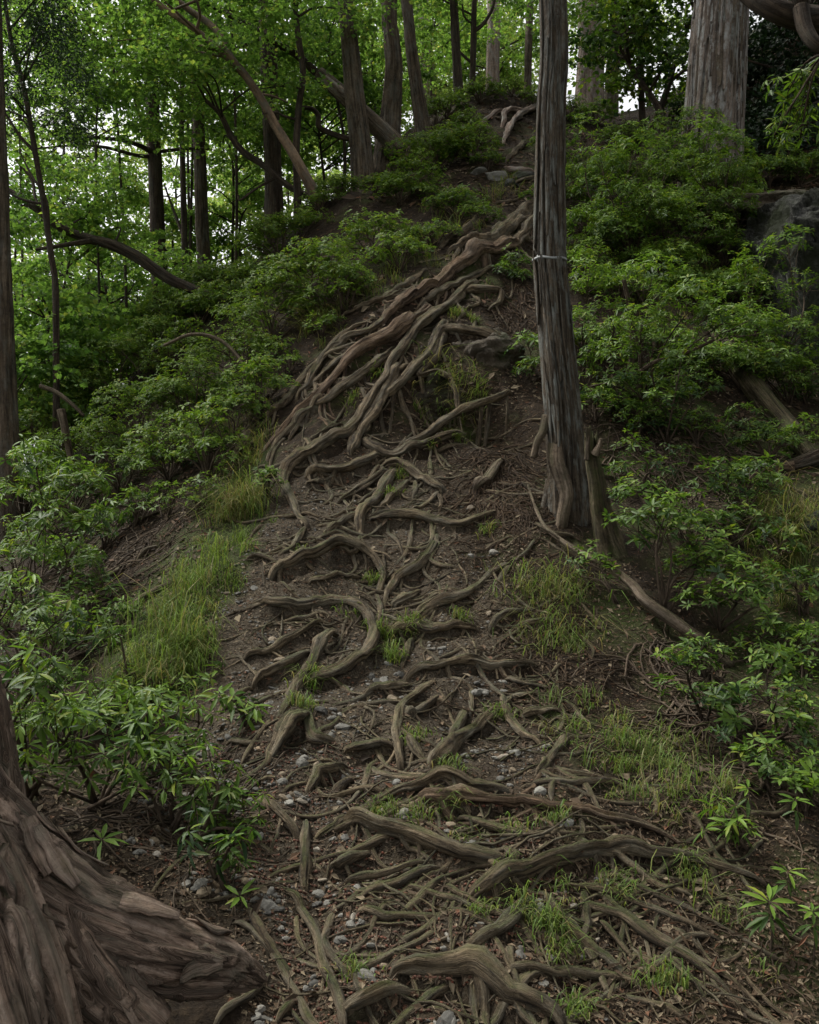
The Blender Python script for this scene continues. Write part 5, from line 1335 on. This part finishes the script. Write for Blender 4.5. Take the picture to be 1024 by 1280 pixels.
# bare stems of the shrub right of the banded tree
b0, ds = ground_at(785, 500)
t = thing('bare_shrub', 'bare forked stem leaning right behind the banded cedar', 'shrub', b0)
bough([b0 - [0, 0, .1], ray(787,470,ds), ray(792,430,ds), ray(788,390,ds), ray(780,350,ds)], 0.04, 0.02, 'twig', t, b0, 'stem', 10, 1)
bough([ray(788,485,ds), ray(800,466,ds-.1), ray(825,450,ds-.2), ray(860,440,ds-.3), ray(893,425,ds-.4)], 0.03, 0.012, 'twig', t, b0, 'stem', 10, 2)
bough([ray(787,475,ds), ray(778,455,ds), ray(775,420,ds-.1)], 0.02, 0.008, 'dead', t, b0, 'stem', 8, 3)
bough([ray(786,490,ds), ray(760,480,ds-.2), ray(735,484,ds-.3)], 0.012, 0.006, 'twig', t, b0, 'stem', 8, 4)
# lower right
pshrub('broad-leaved evergreen shrub standing right of the splintered stump', (830,770), [(800,615,36,.2),(830,640,40,0),(790,650,30,.1),(855,660,34,.1),(812,672,26,.2),(860,705,34,.2),(890,690,34,.1)], 'broad', 1.0, single=True, bright=0.5)
pshrub('leafy low branch of evergreen over the fallen branch', (775,760), [(738,700,30,.15),(756,712,22,.15),(728,718,16,.1)], 'broad', 0.8, single=True, bright=0.45)
pshrub('spreading evergreen shrub below the right bank', (900,790), [(900,710,42,0),(945,715,40,0),(920,745,40,-.2),(875,750,34,-.2),(960,740,24,-.1)], 'broad', 1.0, single=True, bright=0.5)
pshrub('evergreen shrub at the lower end of the fallen branch', (880,900), [(860,830,40,-.2),(900,870,34,-.3),(840,860,24,-.3),(920,910,28,-.4)], 'broad', 0.9, single=True, bright=0.3)
pshrub('dense evergreen shrub at the foot of the right bank', (975,930), [(960,830,40,0),(1000,850,40,0),(970,870,40,-.2),(1015,890,40,-.2),(985,910,32,-.3),(1020,940,30,-.3)], 'broad', 1.0, single=True, bright=0.4)
pshrub('small evergreen sprig low on the right bank', (930,650), [(905,600,22,0),(935,610,24,0),(960,575,22,0),(885,585,20,0)], 'broad', 0.8, bright=0.2)
pshrub('drooping green shrub by the grass at the path foot', (930,1065), [(905,1015,26,0),(925,1040,20,-.05),(895,1035,18,-.05)], 'lance', 0.7, single=True, bright=0.75)
def rosette(label, u, v, n, L, kind='lance', stalk=40, bright=0.9, dark=True):
    b, d = ground_at(u, v + stalk)
    cl = [(ray(u, v, d), 0.03)]
    mt, _, ratio, nl, droop, rise = KINDS[kind]
    t = thing('seedling', label, 'plant', b)
    bough([b - [0, 0, .02], (b + cl[0][0]) / 2 + [.01, 0, 0], cl[0][0]], 0.005, 0.003, 'twig', t, b, 'stem', 6, 1)
    for lev in range(2 if dark else 1):
        c = cl[0][0] - np.array([0, 0, 0.045 * lev])
        O, D, N, LL = whorls(c[None], np.array([[0.05, -0.25, 1.0]]), n, L, ratio, 0.1, (-0.1, 0.45) if lev == 0 else (-0.8, -0.2))
        for i in range(len(O)):
            lo = obj('leaf', unit_leaf(mt, 0.0 if lev == 0 else 0.75, ratio, 0.2), t)
            dd_ = D[i] / np.linalg.norm(D[i]); s = unit(np.cross(N[i], dd_)); uu = np.cross(dd_, s)
            mx = Matrix(((dd_[0], s[0], uu[0], 0), (dd_[1], s[1], uu[1], 0), (dd_[2], s[2], uu[2], 0), (0, 0, 0, 1)))
            lo.matrix_basis = Matrix.Translation(O[i] - b) @ mx @ Matrix.Scale(float(LL[i]), 4)
rosette('single whorled seedling with dark lower leaves in the litter', 962, 1128, 9, 0.105, stalk=70)
rosette('second whorled seedling, smaller, next to the dark-leaved seedling', 1016, 1140, 8, 0.085, stalk=60)
rosette('yellow-green seedling above the drooping green shrub', 995, 1000, 7, 0.08, stalk=50)
rosette('small seedling with upright leaves by the roots in the shade', 128, 1050, 7, 0.10, stalk=25, dark=False)
rosette('seedling in the shade of the dense evergreen shrub', 935, 985, 7, 0.08, stalk=45)
rosette('seedling at the end of the thick reddish root', 985, 1090, 7, 0.08, stalk=45)
rosette('tiny seedling under the leafy sprig near the buttress', 300, 1120, 6, 0.09, stalk=25, dark=False)

# left side
pshrub('large whorled evergreen shrub with fresh leaves below the left trunk', (40,790), [(45,575,44,.3),(95,600,40,.2),(20,620,40,.2),(70,650,44,0),(120,640,30,.2),(30,690,44,-.1),(90,700,40,0)], 'lance', 0.9, single=True, bright=0.5)
pshrub('dark leafy evergreen branch low at the left edge', (20,900), [(20,740,40,0),(70,770,44,0),(110,790,36,.1),(25,820,50,-.2),(80,840,40,-.1),(140,800,24,.1)], 'lance', 0.9, single=True, bright=0.35)
pshrub('leafy evergreen spray hanging over the shaded hollow by the great trunk', (120,1010), [(60,900,40,-.2),(110,890,40,0),(150,900,36,0),(195,905,34,0),(235,925,28,0),(80,940,34,-.2),(185,940,30,-.1),(30,950,34,-.3),(140,960,30,-.2),(225,960,26,-.1)], 'lance', 1.15, single=True, bright=0.5)
pshrub('sprig of fresh leaves reaching out over the gravel', (240,1060), [(290,985,30,0),(312,1005,26,0),(262,955,26,0),(270,1030,30,0),(285,1065,26,0),(310,1035,20,0)], 'lance', 1.5, single=True, bright=0.45)
pshrub('dense evergreen spray overlapping the top of the great trunk', (40,1000), [(40,860,44,-.4),(90,905,40,-.4),(30,905,36,-.5),(125,935,34,-.4),(70,965,30,-.5),(15,840,36,-.4)], 'lance', 1.1, single=True, bright=0.5)
pshrub('evergreen branch spreading between the grassy edge and the shaded hollow', (210,960), [(150,870,36,0),(200,880,36,0),(245,895,30,0),(170,920,34,-.1),(225,925,30,0),(120,880,30,0)], 'lance', 1.1, single=True, bright=0.5)
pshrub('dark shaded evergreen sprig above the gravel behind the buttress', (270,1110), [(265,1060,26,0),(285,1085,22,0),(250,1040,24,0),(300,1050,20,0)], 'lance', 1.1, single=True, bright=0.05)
pshrub('fresh evergreen spray hanging between the hollow and the gravel', (215,1040), [(205,955,34,0),(245,975,32,0),(275,990,26,0),(225,1000,28,-.05),(180,985,26,-.05),(260,1010,24,0)], 'lance', 1.2, single=True, bright=0.5)
pshrub('leafy seedling beside the gnarled root', (305,910), [(300,882,24,0),(275,870,20,0),(318,892,14,0)], 'lance', 0.8, single=True, bright=0.6)
pshrub('spreading evergreen branch above the grassy edge', (160,870), [(150,790,24,0),(235,850,22,0),(200,850,26,0),(265,860,20,0),(160,840,24,0)], 'lance', 0.7, single=True, bright=0.6)
G_L = 'leafy bushes on the slope left of the root tangle'
LB = 'leafy green bush crowding the slope left of the root tangle'
for (u, vt, vb, hw, dens) in [(400,290,395,62,.9),(340,340,430,60,.9),(470,260,330,50,.9),(300,390,480,60,.9),(350,260,330,50,.9),(245,440,540,60,1),(180,470,570,60,1),(290,480,560,44,.9),(120,520,600,55,.9),(210,520,600,50,.9),(430,330,390,40,.8),(500,290,340,36,.8),(260,500,600,40,.8),(320,440,520,44,.9),(150,420,520,60,.8)]:
    dome('leafy green bush growing near ' + near(u, (vt + vb) / 2), u, vt, vb, hw, 'small' if u % 3 else 'tiny', dens * 0.62, G_L, 0.75)
for (u, vt, vb, hw, d) in [(215,345,420,44,12.6),(250,360,425,44,12.2),(285,350,410,40,12.0),(190,390,450,44,12.0),(320,330,385,40,12.2),(230,400,450,40,11.4),(425,235,275,30,13.2),(400,250,290,30,12.8),(470,225,262,26,13.4)]:
    dome('bushy plant at the foot of the trunks near ' + near(u, vb), u, vt, vb, hw, 'small', 0.55, 'bushes on the shoulder of the ridge', 0.65, d=d)
for (u, vt, vb, hw) in [(545,160,220,50),(590,150,205,34),(520,190,250,34),(500,215,262,34)]:
    dome('bright green ridge bush near ' + near(u, vt), u, vt, vb, hw, 'small', 0.6, 'bushes on the ridge', 0.6)
for (u, vt, vb, hw, d) in [(90,430,560,60,12),(30,480,600,50,11),(200,400,500,60,14),(130,360,470,60,15),(270,370,460,50,13),(60,540,640,44,10)]:
    dome('shady bush on the lower slope near ' + near(u, (vt + vb) / 2), u, vt, vb, hw, 'small', 0.6, 'bushes below the bowed trunk', 0.7, d=d)
for (u, vt, vb, hw) in [(560,112,150,26),(600,100,132,26),(640,96,122,20),(585,140,172,24),(665,105,140,16),(710,120,152,24),(745,125,160,26),(690,160,195,24),(780,150,190,30),(545,120,160,20),(690,215,262,30),(715,175,225,26),(610,190,214,22),(570,235,275,36),(600,255,285,26),(540,275,310,30)]:
    dome('small fine-leaved bush near ' + near(u, vt), u, vt, vb, hw, 'tiny', 0.6, 'small bushes near the crest', 0.45)
for (u, vt, vb, hw) in [(335,590,622,18),(290,560,600,20),(250,590,640,24),(210,600,650,24),(400,395,425,22),(360,440,475,20)]:
    dome('low leafy plant at the grassy rim near ' + near(u, vt), u, vt, vb, hw, 'tiny', 0.5, 'low plants along the rim', 0.6, name='plant', cat='plant')

for (u, vt, vb, hw, br) in [(735,300,350,34,.55),(775,330,385,44,.6),(830,300,350,48,.6),(880,330,390,44,.55),(930,330,390,44,.55),(740,250,300,34,.5),(790,255,310,44,.55),(850,235,290,44,.55),(905,285,335,40,.5),(960,300,345,34,.45),
                        (760,400,455,40,.45),(820,390,450,44,.5),(870,420,480,44,.4),(930,430,490,40,.45),(985,440,505,40,.5),(830,460,520,40,.3),(770,470,520,32,.3),(960,520,580,36,.3),
                        (855,200,255,34,.5),(905,205,255,34,.5),(935,230,275,30,.45),(880,215,262,30,.5),(960,190,240,34,.35),(1000,180,235,34,.3),(720,200,250,30,.45),(760,190,240,34,.5),(810,200,250,36,.5),(865,180,235,34,.5),(1000,300,330,24,.35),(700,400,450,24,.4),(730,440,490,26,.35),(745,480,530,28,.25),(800,500,550,34,.25),(870,510,560,34,.25),(940,570,620,34,.3),(1000,520,570,30,.4)]:
    dome('evergreen bush with fresh tips on the right bank near ' + near(u, (vt + vb) / 2), u, vt, vb, hw, 'ever', 0.75, 'evergreen bushes covering the right bank', br + 0.2)
for (u, vt, vb, hw, br) in [(860,620,690,40,.35),(920,630,690,40,.35),(970,650,710,34,.3),(1005,700,770,34,.3),(960,770,840,40,.4),(1010,780,850,36,.4),(880,790,850,34,.35),(900,850,915,36,.35),(960,930,990,34,.35),(1010,960,1020,34,.45)]:
    dome('low broad-leaved bush on the lower right bank near ' + ('the fallen branch' if u < 900 and vt > 650 else 'the dense evergreen shrub' if vt > 740 else near(u, vt)), u, vt, vb, hw, 'broad', 0.62, 'broad-leaved bushes on the lower right bank', br)
for (u, vt, vb, hw, br) in [(30,560,650,44,.55),(90,570,650,44,.5),(150,560,620,40,.5),(210,550,605,40,.5),(260,540,590,30,.5),(20,640,740,44,.5),(80,660,740,40,.4),(30,740,830,44,.45),(100,750,820,36,.4),(60,820,890,40,.5),(130,850,905,34,.5),(20,870,940,40,.45),(190,860,910,30,.5),(130,640,690,30,.35),(170,600,660,36,.4),(60,610,690,40,.5),(110,700,770,36,.35),(10,700,790,36,.5),(60,760,850,40,.5),(150,760,800,26,.4),(90,860,930,36,.5)]:
    dome('leafy evergreen bush on the left bank near ' + ('the dark leafy branch' if vt > 700 else near(u, (vt + vb) / 2)), u, vt, vb, hw, 'ever' if u % 20 else 'small', 0.6, 'evergreen bushes on the left bank', br)
# arching bare stems on the left slope
for lab, P, w in [('thin bare stem arching down to the grassy edge', [(205,432),(240,418),(275,425),(300,450),(312,480),(316,500)], 6),
                  ('mossy broken post leaning in the bushes on the left', [(92,590),(86,560),(80,530),(76,512)], 11),
                  ('bare stem bending out of the bushes at the left', [(105,520),(90,505),(70,490),(50,482)], 6)]:
    d = hit(*P[-1], HGT, 9.5) if lab.startswith('thin') else 9.8
    X = [ray(u, v, d + .02) for u, v in P]
    g = X[-1] if lab.startswith('thin') else X[0]
    t = thing('dead_branch', lab, 'branch', g)
    bough(X, w * d / F / 2 * .7, w * d / F / 2, 'dead', t, g, 'stem', 8, 3)

# ------------------------------------------------------------------ grass
def blades(U, Vv, L, dry=0.15, lean=0.5, seed=0, clump=1):
    """grass blades rooted where the pixels (U, V) meet the ground"""
    d = hits(U, Vv); ok = ~np.isnan(d); U, Vv, d = U[ok], Vv[ok], d[ok]
    x = (U - 512) / F * d; y = d.copy()
    return blades_xy(x, y, L, dry, lean)
def blades_xy(x, y, L, dry, lean, per=1):
    x = np.repeat(x, per) + RNG.normal(0, 0.012, len(x) * per); y = np.repeat(y, per) + RNG.normal(0, 0.012, len(y) * per)
    n = len(x); z = sample(HGT, x, y)
    e = 0.05
    gxn = (sample(HGT, x + e, y) - sample(HGT, x - e, y)) / (2 * e); gyn = (sample(HGT, x, y + e) - sample(HGT, x, y - e)) / (2 * e)
    O = np.stack([x, y, z - 0.01], 1)
    a = RNG.uniform(0, 6.283, n)
    H = np.stack([np.cos(a), np.sin(a), np.zeros(n)], 1) + np.stack([-gxn, -gyn, np.zeros(n)], 1) * 0.8
    Lh = L * RNG.uniform(0.45, 1.3, n)[:, None]; ln = (lean * RNG.uniform(0.4, 1.6, n))[:, None]
    up = np.array([0, 0, 1.0])
    p1 = O + up * Lh * .45 + H * Lh * .12 * ln; p2 = O + up * Lh * (.80 - .15 * ln) + H * Lh * .42 * ln; p3 = O + up * Lh * (.92 - .45 * ln) + H * Lh * .85 * ln
    S = unit(np.cross(up, H)) * RNG.uniform(0.0009, 0.0034, n)[:, None]
    V = np.stack([O - S, O + S, p1 - S, p1 + S, p2 - S * .7, p2 + S * .7, p3], 1)
    k = np.arange(n)[:, None] * 7
    Q = (k[:, :, None] + np.array([[0, 1, 3, 2], [2, 3, 5, 4]])[None]).reshape(-1, 4); T = (k[:, :, None] + np.array([[4, 5, 6]])[None]).reshape(-1, 3)
    ag = np.where(RNG.random(n) < dry, RNG.uniform(.5, 1, n), RNG.uniform(0, .3, n))
    return V.reshape(-1, 3), Q, T, np.repeat(RNG.random(n), 7), np.repeat(ag, 7)
def in_poly(P, n):
    P = np.asarray(P, float); lo, hi = P.min(0), P.max(0); out = []
    m = 0
    while m < n:
        q = RNG.uniform(lo, hi, (n * 2, 2)); q = q[poly_mask(q[:, 0], q[:, 1], P)]; out.append(q); m += len(q)
    return np.concatenate(out)[:n]
def grass_patch(label, P, n, L, dry, lean):
    q = in_poly(P, n // 26)
    L0 = L
    keep = fbm(np.stack([q[:, 0] / 22, q[:, 1] / 16, q[:, 0] * 0], 1), 2, 5) > -0.05
    q = q[keep] + RNG.normal(0, 9, (keep.sum(), 2))
    d = hits(q[:, 0], q[:, 1]); ok = ~np.isnan(d); d = d[ok]; x = (q[ok, 0] - 512) / F * d
    k = free(x, d); x, d = x[k], d[k]
    big = np.exp(RNG.normal(-0.05, 0.4, len(x))); per = 20; dry = np.repeat(np.clip(dry + RNG.normal(0.05, 0.22, len(x)), 0, 1), per)
    sp = np.repeat(0.014 + 0.02 * big, per)
    V, Q, T, rn, ag = blades_xy(np.repeat(x, per) + RNG.normal(0, 1, len(x) * per) * sp, np.repeat(d, per) + RNG.normal(0, 1, len(x) * per) * sp, (L * np.repeat(big, per))[:, None], dry, lean, per=1)
    o = obj('grass', mesh_from('grass', V, Q, T, M['grass'], True, {'rnd': rn, 'age': ag}))
    tag(o, label, 'grass', kind='stuff')
grass_patch('long green grass spilling over the left edge of the path', [(335,590),(352,625),(335,665),(300,700),(280,760),(262,830),(215,870),(140,880),(120,850),(170,790),(215,730),(245,660),(275,610)], 10000, 0.14, 0.1, 1.0)
grass_patch('fine grass on the rim below the bushes', [(330,500),(318,540),(335,590),(300,600),(285,570),(300,520)], 2200, 0.13, 0.4, 0.9)
grass_patch('green grass right of the roots at the foot of the path', [(660,880),(740,880),(830,930),(905,990),(940,1060),(860,1050),(790,1010),(700,950)], 4600, 0.11, 0.2, 1.0)
grass_patch('sparse grass between the lowest roots', [(560,1060),(700,1010),(850,1070),(930,1160),(960,1270),(780,1280),(640,1180)], 2600, 0.09, 0.2, 0.9)
grass_patch('wispy grass among the upper roots', [(410,430),(560,340),(640,300),(650,330),(560,400),(470,470),(420,480)], 2200, 0.10, 0.4, 0.8)
grass_patch('grassy mossy slope above the root tangle', [(480,330),(560,240),(650,230),(660,260),(600,290),(540,325),(470,370),(400,430),(390,410)], 4200, 0.12, 0.45, 1.0)
grass_patch('thin grass on the steep right bank', [(960,600),(1024,620),(1030,760),(990,780),(950,700)], 2600, 0.16, 0.6, 1.2)
grass_patch('grassy ground on the right bank above the stump', [(730,300),(900,330),(900,430),(760,430)], 2500, 0.12, 0.3, 0.9)
TG = 'grass tuft beside the '
TUFTS = [(478,800,.13,60),(515,790,.12,50),(490,825,.14,60),(385,860,.12,70),(380,885,.10,60),(470,730,.10,45),(610,668,.09,40),(575,775,.09,30),(480,1022,.09,60),(520,1020,.08,50),(560,1018,.08,45),(660,1150,.10,60),(690,1170,.10,60),(700,1195,.09,40),(600,1140,.07,40),(640,1090,.07,30),(625,900,.08,40),(560,960,.08,40),(520,930,.08,40),(525,520,.10,35),(600,495,.10,34),(570,395,.10,50),(590,400,.08,40),(500,600,.09,50),(490,620,.09,40),(570,550,.09,50),(540,560,.08,40),(700,1030,.09,40),(440,770,.07,30),(770,1120,.09,40),(830,1230,.10,50),(720,1270,.10,40),(860,1100,.09,45),(640,1040,.07,35),(445,1215,.07,35),(470,470,.09,40),(440,500,.08,35),(380,690,.06,25)]
for (u, v, L, n) in TUFTS:
    b, d = ground_at(u, v)
    x = b[0] + RNG.normal(0, 0.035, n); y = b[1] + RNG.normal(0, 0.03, n)
    V, Q, T, rn, ag = blades_xy(x, y, L, 0.15, 0.8, per=2)
    tag(obj('grass_tuft', mesh_from('grass_tuft', V, Q, T, M['grass'], True, {'rnd': rn, 'age': ag}, b), loc=b), TG + nearest_root(b), 'grass', 'grass tufts on the path')
for lab, u, v, L, n, sx, dry in [('big drooping tussock of pale grass below the banded cedar', 684, 742, .15, 170, .17, .35), ('second drooping grass tussock under the big one', 694, 800, .13, 110, .14, .35), ('shaggy dry grass tussock hanging off the steep right bank', 985, 660, .22, 180, .17, .6), ('dry grass tuft hanging at the rim under the bushes', 298, 640, .2, 200, .1, .6), ('dry grass tuft on the bank above the thin roots', 400, 410, .2, 150, .09, .7), ('drooping grass on the rock under the arching root', 560, 500, .16, 110, .13, .35)]:
    b, d = ground_at(u, v)
    V, Q, T, rn, ag = blades_xy(b[0] + RNG.normal(0, sx, n), b[1] + RNG.normal(0, sx * .7, n), L * np.exp(RNG.normal(-.1, .35, n * 3))[:, None], dry, 1.35, per=3)
    tag(obj('grass_tussock', mesh_from('grass_tussock', V, Q, T, M['grass'], True, {'rnd': rn, 'age': ag}, b), loc=b), lab, 'grass')

# ------------------------------------------------------------------ gravel, cones, litter, twigs
NS = 12500
q = in_poly([(345,620),(470,590),(600,640),(640,720),(660,830),(700,930),(720,1000),(760,1080),(760,1290),(320,1290),(330,1180),(160,1060),(190,940),(255,870),(250,800),(290,710)], NS)
jit = fbm(np.stack([q[:, 0] / 60, q[:, 1] / 45, q[:, 0] * 0], 1), 3, 8)
q = q[jit > -0.45]
d = hits(q[:, 0], q[:, 1]); ok = ~np.isnan(d); q, d = q[ok], d[ok]
ok = free((q[:, 0] - 512) / F * d, d); q, d = q[ok], d[ok]
x = (q[:, 0] - 512) / F * d; y = d; z = sample(HGT, x, y)
sz = np.exp(RNG.normal(math.log(0.0072), 0.5, len(x))); sz = np.minimum(sz, 0.028)
order = np.argsort(-sz / d)
VAR = [poly_rock(1, 100 + k, 9, 0) for k in range(8)]; VAR2 = [poly_rock(2, 140 + k, 9, 0) for k in range(8)]
STM = {m: [mesh_from('stone', V, None, T, M[m], False, {'rnd': np.zeros(len(V))}) for V, T in VAR2] for m in ('stone', 'stone_pale', 'stone_tan')}
SLAB = {'stone': 'grey stone beside the ', 'stone_pale': 'pale stone beside the ', 'stone_tan': 'tan stone beside the '}
for k in order[:300]:
    m = RNG.choice(['stone', 'stone', 'stone_pale', 'stone_tan'], p=[.42, .38, .07, .13])
    s = sz[k] * 1.25
    o = obj('stone', STM[m][RNG.integers(8)], loc=(x[k], y[k], z[k] + s * 0.06))
    o.rotation_euler = (RNG.uniform(-.4, .4), RNG.uniform(-.4, .4), RNG.uniform(0, 6.28)); o.scale = (s * RNG.uniform(.85, 1.3), s * RNG.uniform(.7, 1.0), s * RNG.uniform(.4, .75))
    tag(o, SLAB[m] + nearest_root(np.array([x[k], y[k], z[k]])), 'stone', m.replace('_', ' ') + 's on the path')
b = Buf()
rest = order[300:]
for vi in range(8):
    id_ = rest[vi::8]; V0, T0 = VAR[vi]; n = len(id_); nv = len(V0)
    a = RNG.uniform(0, 6.283, n); c, s = np.cos(a), np.sin(a); sc_ = sz[id_, None] * np.stack([RNG.uniform(.8, 1.3, n), RNG.uniform(.7, 1.1, n), RNG.uniform(.4, .8, n)], 1)
    P = V0[None] * sc_[:, None]
    P = np.stack([P[..., 0] * c[:, None] - P[..., 1] * s[:, None], P[..., 0] * s[:, None] + P[..., 1] * c[:, None], P[..., 2] + 0.25 * P[..., 0]], -1)
    P += np.stack([x[id_], y[id_], z[id_] + sz[id_] * .05], 1)[:, None]
    b.add(P.reshape(-1, 3), None, (np.arange(n)[:, None, None] * nv + T0[None]).reshape(-1, 3), rnd=np.repeat(RNG.random(n), nv))
tag(obj('gravel', b.mesh('gravel', M['stone'], smooth=False)), 'small grey gravel covering the worn middle of the path', 'gravel', kind='stuff')

# little round cypress cones
q = in_poly([(200,980),(330,900),(500,960),(640,1010),(700,1100),(640,1200),(560,1290),(340,1290),(340,1150),(160,1060)], 3200)
d = hits(q[:, 0], q[:, 1]); ok = ~np.isnan(d); q, d = q[ok], d[ok]
cx = (q[:, 0] - 512) / F * d; cyy = d; cz = sample(HGT, cx, cyy)
V0, T0 = poly_rock(1, 300, 12, 0); n = len(cx); s = RNG.uniform(.005, .0085, n)
P = V0[None] * s[:, None, None] + np.stack([cx, cyy, cz + s * .6], 1)[:, None]
tag(obj('cypress_cones', mesh_from('cypress_cones', P.reshape(-1, 3), None, (np.arange(n)[:, None, None] * len(V0) + T0[None]).reshape(-1, 3), M['cone'], True, {'rnd': np.repeat(RNG.random(n), len(V0)), 'age': np.zeros(n * len(V0))})), 'tiny red-brown cypress cones strewn over the foot of the path', 'cones', kind='stuff')

# leaf and bark litter
def litter(P, n, size, name_label, dens_seed, ratio=0.5, age=0.25):
    q = in_poly(P, n); d = hits(q[:, 0], q[:, 1]); ok = ~np.isnan(d); q, d = q[ok], d[ok]
    x = (q[:, 0] - 512) / F * d; z = sample(HGT, x, d); n = len(x)
    e = .04
    Nn = np.stack([-(sample(HGT, x + e, d) - sample(HGT, x - e, d)) / (2 * e), -(sample(HGT, x, d + e) - sample(HGT, x, d - e)) / (2 * e), np.ones(n)], 1)
    Nn = unit(Nn) + RNG.normal(0, .28, (n, 3))
    D = rand_dir(n, -.2, .2); D -= unit(Nn) * (D * unit(Nn)).sum(1)[:, None]
    L = size * np.exp(RNG.normal(0, .5, n))
    V, T = leaves4(np.stack([x, d, z + .006], 1), D, Nn, L, L * ratio * RNG.uniform(.4, 1.3, n))
    o = obj('leaf_litter', mesh_from('leaf_litter', V, None, T, M['litter'], False, {'rnd': np.repeat(RNG.random(n), 4), 'age': np.repeat(np.where(RNG.random(n) < age, RNG.uniform(.3, 1, n), 0), 4)}))
    tag(o, name_label, 'litter', kind='stuff')
litter([(200,560),(330,500),(640,480),(760,540),(1024,640),(1024,1290),(330,1290),(60,1040),(0,900),(0,760),(80,640)], 56000, 0.016, 'brown leaf and bark litter over the slope and path', 1, 0.5)
litter([(360,560),(480,500),(660,480),(690,700),(640,820),(300,800),(320,680)], 14000, 0.02, 'needles and bark chips on the steep part of the path', 7, 0.3, 0.4)
litter([(340,300),(640,180),(1024,250),(1024,640),(640,500),(340,500)], 16000, 0.032, 'brown leaf litter over the upper bank', 2)
litter([(600,480),(1024,560),(1024,1290),(700,1290),(640,900),(600,700)], 9000, 0.03, 'bronze dead needles and leaves on the shaded right slope', 3, 0.18, 0.15)
litter([(440,260),(520,160),(600,110),(760,130),(900,230),(640,260)], 6000, 0.05, 'brown leaf litter on the crest of the ridge', 5)
litter([(900,180),(1024,170),(1024,290),(920,290)], 2500, 0.05, 'dry litter and needles in the shade behind the great cedar', 6)
litter([(60,600),(330,560),(250,700),(150,760),(60,760)], 4000, 0.03, 'red-brown litter on the bare bank below the bushes', 4, 0.5, 0.1)

# thin twigs and rootlets on the ground
def twigs(P, n, Lr, rr, label, mat='rootlet', name='twigs', hang=False, name2=None):
    q = in_poly(P, n); d = hits(q[:, 0], q[:, 1]); ok = ~np.isnan(d); q, d = q[ok], d[ok]
    b = Buf()
    for k in range(len(d)):
        x0 = (q[k, 0] - 512) / F * d[k]; y0 = d[k]
        L = RNG.uniform(*Lr); a = RNG.uniform(0, 6.283); m = 6 if L < .3 else 9
        bend = RNG.normal(0, .9)
        if hang: a = -math.pi / 2 + RNG.normal(0, .7)
        s = np.linspace(0, 1, m); ang = a + bend * s + np.cumsum(RNG.normal(0, .22, m))
        xs = x0 + np.cumsum(np.cos(ang)) * L / m; ys = y0 + np.cumsum(np.sin(ang)) * L / m
        zs = sample(HGT, xs, ys) + rr * 1.2 + np.abs(RNG.normal(0, .012)) * np.sin(np.pi * s)
        r = rr * RNG.uniform(.5, 1.5)
        V, Q, T, rc = tube(np.stack([xs, ys, zs], 1), np.linspace(r, r * .5, m), sides=5, rough=.1, seed=k % 40, cap=False)
        b.add(V, Q, T, rc=rc)
    o = obj(name, b.mesh(name, M[mat]))
    tag(o, label, 'twigs', kind='stuff')
twigs([(340,600),(640,560),(760,700),(900,900),(1000,1290),(330,1290),(60,1040),(250,860)], 900, (.05, .22), .0026, 'thin twigs and bark slivers scattered over the path and slope', 'twig')
twigs([(560,560),(690,540),(700,680),(640,760),(600,900),(780,900),(700,760),(560,700)], 420, (.12, .4), .0036, 'fine dark rootlets matted over the soil between path and banded cedar', name='rootlets')
twigs([(590,560),(660,550),(650,640),(585,640)], 260, (.15, .45), .005, 'bundle of hanging rootlets left of the banded cedar', name='rootlets', hang=True)
twigs([(400,560),(600,560),(700,960),(900,1100),(960,1270),(480,1280),(330,1000),(340,720)], 170, (.2, .6), .006, 'young roots creeping between the big roots on the path', 'root', name='rootlets')
twigs([(600,360),(660,350),(665,420),(620,400)], 160, (.1, .3), .005, 'red-brown fibres of rotten wood below the white band', name='rotten_fibres', hang=True)
twigs([(740,520),(930,540),(960,640),(860,640),(760,600)], 160, (.3, .9), .006, 'bare dead twigs tangled in the dark gully right of the stump', 'twig', hang=True)
twigs([(790,790),(900,820),(960,1000),(860,980)], 130, (.2, .7), .006, 'dead twigs under the shrubs on the lower right', 'twig')
twigs([(60,650),(240,640),(200,720),(60,760)], 160, (.2, .6), .005, 'dead twigs on the bare bank below the bushes', 'twig')
twigs([(120,960),(280,980),(300,1080),(100,1060)], 120, (.15, .6), .0045, 'dead twigs in the shade behind the buttress', 'twig')
